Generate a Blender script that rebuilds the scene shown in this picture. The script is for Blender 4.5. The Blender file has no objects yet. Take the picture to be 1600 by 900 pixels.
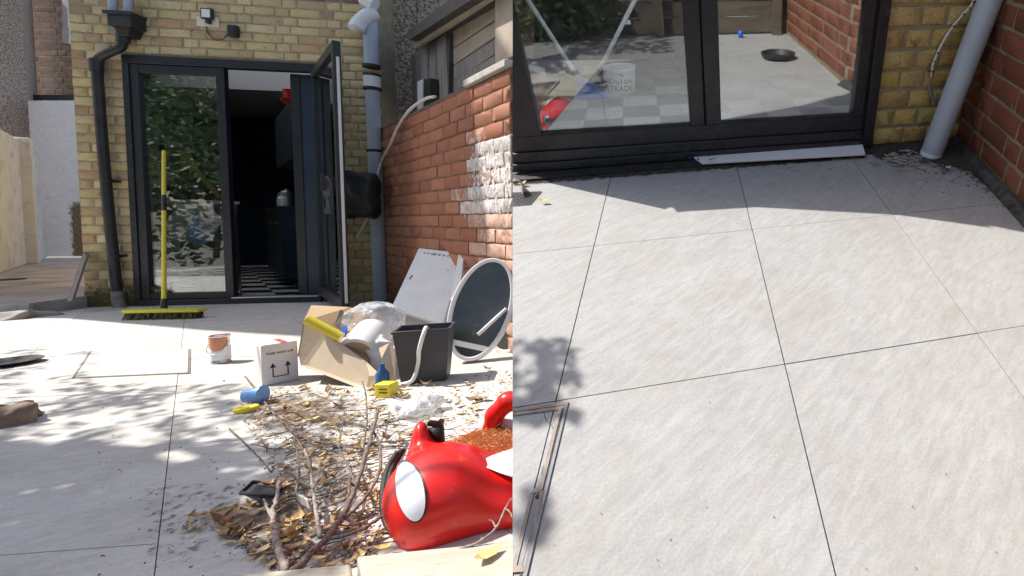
import bpy, bmesh, math, random
import numpy as np
from mathutils import Vector as V, Matrix as M4, noise as NZ
random.seed(7)
rnd = random.random
U = random.uniform
sc = bpy.context.scene
COL = sc.collection
R_ = math.radians
# ------------------------------------------------------------ camera, sky, sun, exposure
F, PX, PY, H = 800.0, 1200.0, 380.0, 0.75
pitch = math.atan((PY - 345) / F); yw = math.atan(F / 4300.0)
cd = bpy.data.cameras.new('camera'); cam = bpy.data.objects.new('camera', cd); COL.objects.link(cam)
cd.sensor_width = 36; cd.lens = F / 1600 * 36; cd.clip_start = 0.05; cd.clip_end = 2000
cd.shift_x = (800 - PX) / 1600; cd.shift_y = -(450 - PY) / 1600
cam.location = (0, 0, H); cam.rotation_euler = (math.pi / 2 - pitch, 0, -yw)
sc.camera = cam
SAZ, SEL = 175.5, 53.0            # towards the sun, degrees from +X
SUN = V((math.cos(R_(SAZ)) * math.cos(R_(SEL)), math.sin(R_(SAZ)) * math.cos(R_(SEL)), math.sin(R_(SEL))))
w = bpy.data.worlds.new('World'); sc.world = w; w.use_nodes = True
nt = w.node_tree; nt.nodes.clear()
sky = nt.nodes.new('ShaderNodeTexSky'); sky.sky_type = 'NISHITA'; sky.sun_disc = False
sky.sun_elevation = R_(SEL); sky.sun_rotation = math.pi / 2 - R_(SAZ); sky.air_density = 1.0; sky.dust_density = 2.5; sky.ozone_density = 0.6
bg = nt.nodes.new('ShaderNodeBackground'); bg.inputs[1].default_value = 0.145
wo = nt.nodes.new('ShaderNodeOutputWorld'); nt.links.new(sky.outputs[0], bg.inputs[0]); nt.links.new(bg.outputs[0], wo.inputs[0])
sd = bpy.data.lights.new('sun', 'SUN'); sd.energy = 4.6; sd.angle = R_(0.53); sd.color = (1, .955, .88)
so = bpy.data.objects.new('sun', sd); COL.objects.link(so); so.location = (0, 0, 12)
so.rotation_euler = SUN.to_track_quat('Z', 'Y').to_euler()
sc.view_settings.view_transform = 'Standard'; sc.view_settings.look = 'None'
sc.view_settings.exposure = 0.6; sc.view_settings.gamma = 1.0
sc.cycles.max_bounces = 8; sc.cycles.transparent_max_bounces = 24
# ------------------------------------------------------------ geometry of sight (turns a pixel of the photo into a point in the place)
cp, sp, cy_, sy_ = math.cos(pitch), math.sin(pitch), math.cos(yw), math.sin(yw)
FW = V((sy_ * cp, cy_ * cp, -sp)); RT = V((cy_, -sy_, 0)); UP = RT.cross(FW); CAM = V((0, 0, H))
def ray(x, y): return RT * ((x - PX) / F) - UP * ((y - PY) / F) + FW
def gr(x, y, z=0.0):
    d = ray(x, y); return CAM + d * ((z - H) / d.z)
def onY(x, y, Y):
    d = ray(x, y); return CAM + d * (Y / d.y)
def at(x, y, zc): return CAM + ray(x, y) * zc
def onP(x, y, p, n):
    d = ray(x, y); return CAM + d * ((p - CAM).dot(n) / d.dot(n))
def zg(y): return -(H) / ray(400, y).z
# second yard view: its own level frame, a rigid placement (x along the house, y to the house, z up), metres
S = 0.58
Rm = M4(((0.9729183175135098, 0.23022881335960138, -0.020606817941784705), (-0.1073656111959056, 0.529056750524288, 0.8417669393940164), (0.20470117972104035, -0.8167580108105887, 0.5394476608505341)))
Tv = V((-1.2594350579932525, -0.6352104102040803, 4.178731865603975))
Bm = M4((RT, -UP, FW)).transposed()
L3 = Bm @ Rm @ M4(((1, 0, 0), (0, -1, 0), (0, 0, -1)))
RM = M4.Translation(CAM + Bm @ (Tv * S)) @ L3.to_4x4()
RMI = RM.inverted(); CL = RMI @ CAM
def rayL(x, y): return L3.transposed() @ ray(x, y)
def fl(x, y, z=0.0):
    d = rayL(x, y); return CL + d * ((z - CL.z) / d.z)
def fa(x, y, Y=0.0):
    d = rayL(x, y); return CL + d * ((Y - CL.y) / d.y)
def onPL(x, y, p, n):
    d = rayL(x, y); return CL + d * ((p - CL).dot(n) / d.dot(n))
SEAM_N = ray(801, 900).cross(ray(801, 0)).normalized()      # the plane where the second view ends
if SEAM_N.dot(ray(1200, 450)) < 0: SEAM_N = -SEAM_N
I4 = M4.Identity(4)
# ------------------------------------------------------------ materials
MATS = {}
def nodes(name):
    m = bpy.data.materials.new(name); m.use_nodes = True
    t = m.node_tree; b = t.nodes['Principled BSDF']; MATS[name] = m
    return m, t, b
def rgb(c): return (c[0], c[1], c[2], 1)
def mixc(t, fac, a, b, mode='MIX'):
    n = t.nodes.new('ShaderNodeMix'); n.data_type = 'RGBA'; n.blend_type = mode
    for s, v in ((0, fac), (6, a), (7, b)):
        if hasattr(v, 'is_linked') or hasattr(v, 'links'): t.links.new(v, n.inputs[s])
        else: n.inputs[s].default_value = v if s == 0 else rgb(v)
    return n.outputs[2]
def mth(t, op, a, b=0.0, c=None):
    n = t.nodes.new('ShaderNodeMath'); n.operation = op
    for i, v in enumerate((a, b) if c is None else (a, b, c)):
        if hasattr(v, 'links'): t.links.new(v, n.inputs[i])
        else: n.inputs[i].default_value = v
    return n.outputs[0]
def coords(t, sc3=(1, 1, 1), rot=(0, 0, 0), rand=True):
    tc = t.nodes.new('ShaderNodeTexCoord'); mp = t.nodes.new('ShaderNodeMapping')
    mp.vector_type = 'TEXTURE'; mp.inputs['Scale'].default_value = [1 / a for a in sc3]; mp.inputs['Rotation'].default_value = rot
    t.links.new(tc.outputs['Object'], mp.inputs[0])
    r = None
    if rand:
        oi = t.nodes.new('ShaderNodeObjectInfo'); ge = t.nodes.new('ShaderNodeNewGeometry')
        r = mth(t, 'FRACT', mth(t, 'ADD', oi.outputs['Random'], ge.outputs['Random Per Island']))
        k = mth(t, 'MULTIPLY', r, 37.0); cb = t.nodes.new('ShaderNodeCombineXYZ')
        t.links.new(k, cb.inputs[0]); t.links.new(mth(t, 'MULTIPLY', r, 91.0), cb.inputs[1])
        va = t.nodes.new('ShaderNodeVectorMath'); t.links.new(mp.outputs[0], va.inputs[0]); t.links.new(cb.outputs[0], va.inputs[1])
        return va.outputs[0], r
    return mp.outputs[0], r
def nz(t, vec, scale, det=4, rough=.6, dist=0.0):
    n = t.nodes.new('ShaderNodeTexNoise'); n.inputs['Scale'].default_value = scale; n.inputs['Detail'].default_value = det
    n.inputs['Roughness'].default_value = rough; n.inputs['Distortion'].default_value = dist
    t.links.new(vec, n.inputs['Vector']); return n.outputs[0]
def ramp(t, fac, stops):
    n = t.nodes.new('ShaderNodeValToRGB'); e = n.color_ramp.elements
    while len(e) < len(stops): e.new(.5)
    for i, (p, c) in enumerate(stops):
        e[i].position = p; e[i].color = rgb(c) if not isinstance(c, float) else (c, c, c, 1)
    t.links.new(fac, n.inputs[0]); return n.outputs[0]
def bump(t, b, h, strength=.4, dist=.004):
    n = t.nodes.new('ShaderNodeBump'); n.inputs['Strength'].default_value = strength; n.inputs['Distance'].default_value = dist
    t.links.new(h, n.inputs['Height']); t.links.new(n.outputs[0], b.inputs['Normal'])
def pm(name, a, b2=None, scale=8, rough=.6, bs=.3, bscale=40, bd=.003, metal=0.0, spec=.5, lo=.35, hi=.65, dirt=None, dlo=.6, dhi=.72, dscale=6, randc=None, sc3=(1, 1, 1), rot=(0, 0, 0), det=5, vr=0.0):
    m, t, b = nodes(name)
    v, r = coords(t, sc3, rot)
    c = ramp(t, nz(t, v, scale, det), [(lo, a), (hi, b2 or a)])
    if randc: # per piece colours
        cr = ramp(t, r, randc); c = mixc(t, .75, c, cr)
    if dirt: c = mixc(t, ramp(t, nz(t, v, dscale, 8, .7), [(dlo, 0.0), (dhi, 1.0)]), c, dirt)
    if vr: c = mixc(t, vr, c, ramp(t, nz(t, v, 120, 2), [(.3, 0.0), (.7, 1.0)]), 'OVERLAY')
    t.links.new(c, b.inputs['Base Color'])
    b.inputs['Roughness'].default_value = rough; b.inputs['Metallic'].default_value = metal
    b.inputs['Specular IOR Level'].default_value = spec
    if bs: bump(t, b, nz(t, v, bscale, 6, .65), bs, bd)
    return m
pm('brick_yellow', (.56, .43, .20), (.68, .55, .31), 14, .9, .9, 55, .006, spec=.2, dirt=(.17, .10, .05), dlo=.58, dhi=.72, dscale=16, vr=.25,
   randc=[(0, (.56, .45, .22)), (.2, (.66, .55, .35)), (.4, (.50, .38, .21)), (.6, (.62, .50, .26)), (.75, (.42, .31, .19)), (.88, (.50, .30, .18)), (1, (.30, .21, .15))])
pm('brick_gold', (.50, .34, .12), (.62, .46, .18), 10, .9, 1.0, 45, .008, spec=.2, dirt=(.16, .09, .045), dlo=.55, dhi=.70, dscale=13, vr=.3,
   randc=[(0, (.58, .41, .12)), (.25, (.64, .47, .21)), (.5, (.54, .34, .15)), (.7, (.66, .50, .16)), (.86, (.46, .20, .09)), (1, (.30, .16, .09))])
pm('brick_red', (.17, .055, .034), (.22, .08, .046), 10, .88, .7, 60, .004, spec=.2, dirt=(.13, .06, .045), dlo=.6, dhi=.75, dscale=14,
   randc=[(0, (.17, .052, .032)), (.4, (.22, .078, .045)), (.7, (.14, .045, .032)), (1, (.25, .10, .06))])
pm('brick_orange', (.33, .14, .085), (.40, .185, .12), 9, .85, .5, 60, .003, spec=.2, dirt=(.22, .10, .06), dlo=.64, dhi=.8, dscale=9,
   randc=[(0, (.33, .135, .08)), (.3, (.40, .18, .11)), (.6, (.28, .11, .07)), (.85, (.42, .21, .14)), (1, (.24, .10, .07))])
pm('brick_painted', (.56, .51, .50), (.68, .65, .65), 9, .8, .5, 60, .003, spec=.2, dirt=(.40, .22, .15), dlo=.50, dhi=.66, dscale=14)
pm('brick_washed', (.50, .36, .31), (.58, .47, .43), 9, .8, .5, 60, .003, spec=.2, dirt=(.40, .19, .12), dlo=.42, dhi=.56, dscale=16)
pm('brick_pink', (.50, .31, .24), (.56, .38, .31), 9, .8, .5, 60, .003, spec=.2, dirt=(.38, .17, .11), dlo=.5, dhi=.66, dscale=10)
pm('brick_dark', (.16, .11, .085), (.24, .17, .13), 9, .9, .6, 40, .004, spec=.2, randc=[(0, (.17, .12, .10)), (.5, (.26, .18, .14)), (.75, (.12, .09, .08)), (1, (.24, .16, .11))])
pm('mortar', (.40, .34, .24), (.30, .26, .18), 12, .95, .8, 90, .003, spec=.1, dirt=(.10, .085, .06), dscale=9)
pm('mortar_dark', (.16, .09, .06), (.26, .16, .11), 12, .95, .8, 90, .003, spec=.1)
pm('mortar_red', (.20, .16, .10), (.29, .24, .16), 12, .95, .8, 90, .003, spec=.1, dirt=(.07, .07, .045), dscale=7)
pm('render_cream', (.68, .62, .54), (.76, .70, .62), 3, .9, .5, 30, .004, spec=.2, dirt=(.38, .32, .26), dscale=4, dlo=.52, dhi=.75)
pm('paint_white', (.78, .78, .78), (.84, .84, .84), 4, .8, .5, 25, .003, dirt=(.42, .40, .37), dscale=5)
pm('pebbledash', (.24, .17, .13), (.58, .48, .41), 48, .95, 1.0, 60, .02, spec=.2, det=2, lo=.42, hi=.58)
pm('concrete', (.38, .36, .33), (.48, .46, .43), 5, .9, .6, 50, .003, dirt=(.20, .17, .14), dscale=7, dlo=.52)
pm('alley_concrete', (.42, .37, .33), (.55, .49, .44), 3, .9, .6, 40, .003, dirt=(.26, .17, .12), dscale=2.5, dlo=.5)
pm('frame_black', (.012, .014, .018), (.022, .025, .03), 20, .38, .15, 200, .0005, dirt=(.11, .10, .085), dscale=30, dlo=.60, dhi=.80)
pm('black_plastic', (.016, .016, .018), (.03, .03, .032), 10, .45, .2, 60, .001)
pm('black_rubber', (.012, .012, .013), (.03, .03, .03), 14, .6, .9, 30, .006, dirt=(.11, .10, .085), dscale=30, dlo=.62)
pm('grey_pvc', (.38, .42, .49), (.43, .47, .54), 5, .42, .2, 60, .0006, dirt=(.16, .15, .14), dscale=18, dlo=.66, dhi=.78)
pm('white_pvc', (.72, .72, .72), (.78, .78, .78), 5, .35, .1, 50, .0005, dirt=(.45, .43, .40), dscale=20, dlo=.68)
pm('white_plastic', (.76, .76, .75), (.80, .80, .80), 5, .3, .1, 50, .0005)
pm('old_wood', (.20, .18, .165), (.33, .30, .275), 6, .85, .8, 30, .004, sc3=(6, 6, .6))
pm('dark_wood', (.045, .04, .038), (.09, .08, .075), 6, .8, .6, 30, .003, sc3=(4, 4, .8))
pm('fence_brown', (.07, .05, .035), (.13, .10, .07), 6, .85, .8, 30, .004, sc3=(.6, 6, 6))
pm('pale_wood', (.44, .39, .31), (.55, .50, .42), 5, .8, .7, 30, .003, sc3=(1, 6, 6), dirt=(.26, .19, .12), dscale=10, dlo=.55)
pm('beige_wood', (.36, .30, .23), (.46, .39, .31), 5, .7, .5, 30, .003)
pm('cardboard', (.64, .50, .35), (.70, .57, .42), 3, .8, .2, 60, .001, dirt=(.42, .29, .17), dscale=5, dlo=.55)
pm('cardboard_inside', (.38, .26, .15), (.44, .31, .19), 3, .85, .2, 60, .001)
pm('white_card', (.72, .68, .66), (.76, .73, .71), 5, .6, .1, 60, .0006)
pm('ink', (.02, .02, .025), None, 5, .7, 0)
pm('grey_ink', (.20, .21, .25), None, 5, .7, 0)
pm('red_ink', (.45, .06, .06), None, 5, .7, 0)
pm('yellow_plastic', (.78, .62, .03), (.82, .68, .06), 6, .4, .1, 40, .0006)
pm('broom_yellow', (.66, .60, .03), (.72, .68, .07), 30, .6, .5, 90, .004)
pm('bristle', (.10, .09, .02), (.04, .04, .02), 60, .8, .8, 200, .004)
pm('blue_plastic', (.02, .10, .52), (.03, .15, .60), 6, .35, .1, 40, .0006)
pm('light_blue', (.16, .33, .75), (.2, .4, .8), 6, .35, .1, 40, .0006)
pm('teal_plastic', (.02, .08, .20), (.03, .12, .27), 6, .4, .1, 40, .0006)
pm('inner_blue', (.02, .03, .42), None, 6, .4, 0)
pm('red_plastic', (.70, .010, .008), (.76, .02, .015), 4, .30, .2, 6, .002, dirt=(.55, .16, .11), dscale=26, dlo=.60, dhi=.78)
pm('sticker_white', (.80, .80, .82), None, 4, .35, 0, dirt=(.55, .55, .55), dscale=30, dlo=.7)
pm('metal_can', (.55, .55, .56), (.62, .62, .62), 20, .28, .1, 80, .0004, metal=1)
pm('can_label', (.70, .71, .70), (.78, .78, .78), 12, .5, .1, 80, .0004)
pm('copper_paint', (.50, .19, .10), (.62, .28, .17), 9, .5, .1, 50, .0005)
pm('bin_grey', (.045, .043, .05), (.06, .056, .064), 8, .5, .2, 50, .0006, dirt=(.11, .10, .10), dscale=14, dlo=.6)
pm('navy', (.012, .024, .048), (.018, .034, .062), 4, .4, .1, 30, .0004)
pm('room_wall', (.22, .225, .235), (.26, .265, .275), 3, .9, .1, 30, .001)
pm('room_ceiling', (.25, .26, .28), None, 3, .9, 0)
pm('check_white', (.62, .62, .62), (.66, .66, .66), 5, .25, .05, 30, .0004)
pm('check_black', (.012, .012, .014), (.02, .02, .022), 5, .25, .05, 30, .0004)
pm('check_pale', (.34, .35, .36), (.40, .41, .42), 5, .25, .05, 30, .0004)
pm('check_grey', (.12, .13, .14), (.16, .17, .18), 5, .3, .05, 30, .0004)
pm('bark', (.09, .065, .05), (.26, .20, .17), 70, .85, .8, 60, .003, sc3=(3, 3, .7))
pm('twig_pale', (.22, .17, .14), (.40, .34, .30), 90, .85, .6, 60, .002)
pm('dry_leaf', (.42, .27, .10), (.55, .40, .19), 40, .75, .4, 80, .001, randc=[(0, (.62, .46, .17)), (.25, (.40, .24, .13)), (.45, (.66, .52, .32)), (.65, (.20, .10, .06)), (.82, (.52, .30, .20)), (1, (.72, .60, .40))])
pm('yellow_leaf', (.66, .46, .12), (.74, .58, .24), 30, .7, .4, 80, .001)
pm('green_leaf', (.045, .09, .022), (.075, .13, .035), 30, .6, .2, 80, .0005, randc=[(0, (.04, .08, .02)), (.5, (.07, .13, .035)), (1, (.10, .16, .05))])
pm('soil', (.14, .10, .07), (.26, .19, .14), 30, .95, 1, 90, .01)
pm('orange_rope', (.74, .36, .16), (.84, .50, .27), 60, .8, .8, 160, .004, sc3=(1, 1, 1))
pm('stone_rough', (.15, .105, .075), (.30, .22, .165), 9, .95, 1, 30, .01)
pm('grey_cloth', (.30, .27, .25), (.38, .35, .33), 14, .95, .8, 60, .004)
pm('steel', (.45, .45, .46), (.55, .55, .56), 20, .35, .1, 80, .0004, metal=1)
pm('old_steel', (.16, .165, .18), (.24, .245, .26), 22, .6, .5, 60, .001, metal=.2, dirt=(.20, .12, .08), dscale=30, dlo=.6)
pm('membrane', (.028, .033, .045), (.05, .055, .07), 14, .5, .9, 30, .006, dirt=(.20, .19, .17), dscale=34, dlo=.58)
pm('rusty_steel', (.20, .17, .15), (.30, .26, .23), 22, .65, .6, 60, .002, metal=.4, dirt=(.20, .10, .06), dscale=20, dlo=.55)
pm('foam_grey', (.66, .67, .69), (.72, .73, .74), 8, .8, .2, 60, .001, dirt=(.38, .38, .38), dscale=5)
pm('white_cable', (.70, .67, .62), (.60, .56, .50), 30, .5, .1, 40, .0004)
pm('earth', (.10, .09, .07), (.13, .12, .09), .5, .95, .3, 3, .02)
pm('slate_roof', (.10, .10, .11), None, 3, .8, .2, 20, .004)
def opal(name, f_=.5):
    m = bpy.data.materials.new(name); m.use_nodes = True; t = m.node_tree; t.nodes.clear(); MATS[name] = m
    o = t.nodes.new('ShaderNodeOutputMaterial'); a = t.nodes.new('ShaderNodeBsdfTranslucent'); a.inputs[0].default_value = (.9, .92, .95, 1)
    b = t.nodes.new('ShaderNodeBsdfDiffuse'); b.inputs[0].default_value = (.8, .8, .8, 1); x = t.nodes.new('ShaderNodeMixShader'); x.inputs[0].default_value = 1 - f_
    t.links.new(a.outputs[0], x.inputs[1]); t.links.new(b.outputs[0], x.inputs[2]); t.links.new(x.outputs[0], o.inputs[0])
opal('light_panel_opal', .88)  # for the panels added to light the two rooms
def tile_mat(name, a, b2, scr, rot, bs=.35):
    m, t, b = nodes(name)
    v, r = coords(t, scr, rot); v2, r2 = coords(t)
    big = nz(t, v2, 2.2, 3, .5); streak = nz(t, v, 5, 7, .62, .6); fine = nz(t, v2, 160, 4, .7); mid = nz(t, v, 20, 5, .65, .4)
    c = ramp(t, streak, [(.32, a), (.5, tuple((x + y) / 2 for x, y in zip(a, b2))), (.66, b2)])
    c = mixc(t, mth(t, 'MULTIPLY', ramp(t, big, [(.42, 0.0), (.7, 1.0)]), .45), c, (a[0] * .86, a[1] * .84, a[2] * .80))
    c = mixc(t, .10, c, ramp(t, mid, [(.35, 0.0), (.65, 1.0)]), 'OVERLAY')
    c = mixc(t, .14, c, ramp(t, fine, [(.3, 0.0), (.7, 1.0)]), 'OVERLAY')
    sp_ = nz(t, v2, 9, 6, .75)
    c = mixc(t, mth(t, 'MULTIPLY', ramp(t, sp_, [(.60, 0.0), (.74, 1.0)]), .35), c, (.33, .26, .19))
    c = mixc(t, mth(t, 'MULTIPLY', r2, .10), c, (a[0], a[1], a[2]))
    vs_, _ = coords(t, (.5, 14, 1), rot)
    scr2 = ramp(t, nz(t, vs_, 7, 5, .6), [(.60, 0.0), (.68, 1.0)]); c = mixc(t, mth(t, 'MULTIPLY', mth(t, 'MULTIPLY', scr2, ramp(t, big, [(.42, 0.0), (.58, 1.0)])), .55), c, (b2[0] * 1.25, b2[1] * 1.25, b2[2] * 1.24))
    c = mixc(t, mth(t, 'MULTIPLY', ramp(t, nz(t, v2, 3.3, 7, .7, .5), [(.50, 0.0), (.72, 1.0)]), .42), c, (.30, .26, .215))
    t.links.new(c, b.inputs['Base Color']); b.inputs['Roughness'].default_value = .66; b.inputs['Specular IOR Level'].default_value = .35
    hgt = mth(t, 'ADD', mth(t, 'MULTIPLY', mid, .7), mth(t, 'ADD', mth(t, 'MULTIPLY', streak, .7), mth(t, 'MULTIPLY', fine, .22)))
    bump(t, b, hgt, bs, .004)
    return m
tile_mat('porcelain', (.325, .321, .315), (.362, .358, .351), (.75, 2.5, 1), (0, 0, R_(40)), .07)
tile_mat('porcelain_worn_bright', (.54, .515, .475), (.62, .595, .555), (.9, 1.8, 1), (0, 0, R_(12)), .3)  # same slabs as porcelain; the first view's brighter exposure is in the colour
pm('fillet', (.035, .032, .03), (.10, .09, .08), 25, .95, 1.0, 40, .012, dirt=(.16, .145, .12), dscale=30, dlo=.6)
pm('grout_light', (.20, .17, .14), (.28, .24, .20), 20, .95, .5, 80, .002)
pm('grout', (.13, .11, .095), (.18, .155, .13), 20, .95, .5, 80, .002)
def glass_mat(name, base, tint, rough=0.0, dirt=.03):
    m = bpy.data.materials.new(name); m.use_nodes = True; t = m.node_tree; t.nodes.clear(); MATS[name] = m
    o = t.nodes.new('ShaderNodeOutputMaterial'); tr = t.nodes.new('ShaderNodeBsdfTransparent'); tr.inputs[0].default_value = rgb(tint)
    gl = t.nodes.new('ShaderNodeBsdfGlossy'); gl.inputs['Roughness'].default_value = rough; gl.inputs[0].default_value = (.95, .98, 1, 1)
    fr = t.nodes.new('ShaderNodeLayerWeight'); fr.inputs[0].default_value = .35
    f = mth(t, 'MULTIPLY_ADD', fr.outputs['Fresnel'], 1.0 - base, base)
    mx = t.nodes.new('ShaderNodeMixShader'); t.links.new(f, mx.inputs[0]); t.links.new(tr.outputs[0], mx.inputs[1]); t.links.new(gl.outputs[0], mx.inputs[2])
    df = t.nodes.new('ShaderNodeBsdfDiffuse'); df.inputs[0].default_value = (.6, .6, .58, 1)
    v, r = coords(t, (1, 1, .5)); k = ramp(t, nz(t, v, 28, 8, .75), [(.5, 0.0), (.72, 1.0)])
    m2 = t.nodes.new('ShaderNodeMixShader'); t.links.new(mth(t, 'MULTIPLY', k, dirt * 3), m2.inputs[0]); t.links.new(mx.outputs[0], m2.inputs[1]); t.links.new(df.outputs[0], m2.inputs[2])
    t.links.new(m2.outputs[0], o.inputs[0]); return m
glass_mat('door_glass', .16, (.72, .78, .76), 0, .012)
glass_mat('pane_glass', .11, (.90, .93, .93), 0, .03)
glass_mat('door_glass_coated', .32, (.80, .84, .84), 0, .02)
def film_mat(name, op=.45):
    m = bpy.data.materials.new(name); m.use_nodes = True; t = m.node_tree; MATS[name] = m
    b = t.nodes['Principled BSDF']; o = t.nodes['Material Output']
    b.inputs['Base Color'].default_value = (.80, .83, .87, 1); b.inputs['Roughness'].default_value = .18; b.inputs['Specular IOR Level'].default_value = .8
    v, r = coords(t); bump(t, b, nz(t, v, 22, 5, .6, 1.2), .9, .02)
    tr = t.nodes.new('ShaderNodeBsdfTransparent'); mx = t.nodes.new('ShaderNodeMixShader')
    t.links.new(ramp(t, nz(t, v, 14, 4, .6, 1), [(.35, op * .45), (.65, min(1, op * 1.5))]), mx.inputs[0])
    t.links.new(tr.outputs[0], mx.inputs[1]); t.links.new(b.outputs[0], mx.inputs[2]); t.links.new(mx.outputs[0], o.inputs[0])
film_mat('film', .5)
def patch_mat(name, a, b2, scale=20, lo=.45, hi=.6):
    m = bpy.data.materials.new(name); m.use_nodes = True; t = m.node_tree; MATS[name] = m
    b = t.nodes['Principled BSDF']; o = t.nodes['Material Output']; v, r = coords(t, rand=False)
    t.links.new(ramp(t, nz(t, v, scale * 2.3, 6, .7), [(.35, a), (.65, b2)]), b.inputs['Base Color']); b.inputs['Roughness'].default_value = .9
    b.inputs['Specular IOR Level'].default_value = .15
    at_ = t.nodes.new('ShaderNodeAttribute'); at_.attribute_name = 'w'
    n = nz(t, v, scale, 9, .72)
    k = mth(t, 'ADD', n, mth(t, 'MULTIPLY_ADD', at_.outputs['Fac'], .55, -.36))
    k = ramp(t, k, [(lo, 0.0), (hi, 1.0)])
    tr = t.nodes.new('ShaderNodeBsdfTransparent'); mx = t.nodes.new('ShaderNodeMixShader')
    t.links.new(k, mx.inputs[0]); t.links.new(tr.outputs[0], mx.inputs[1]); t.links.new(b.outputs[0], mx.inputs[2]); t.links.new(mx.outputs[0], o.inputs[0])
patch_mat('dirt_dark', (.02, .018, .016), (.09, .078, .065), 22, .33, .55)
patch_mat('dirt_brown', (.13, .085, .055), (.30, .22, .15), 14, .42, .62)
patch_mat('whitewash', (.70, .70, .71), (.78, .77, .78), 9, .36, .50)
patch_mat('whitewash_thin', (.66, .64, .62), (.75, .74, .73), 30, .46, .60)
patch_mat('dirt_pale', (.16, .145, .12), (.30, .27, .22), 60, .50, .62)
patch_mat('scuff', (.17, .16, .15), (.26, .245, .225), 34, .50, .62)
patch_mat('moss', (.07, .08, .02), (.14, .14, .05), 26, .42, .60)
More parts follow.
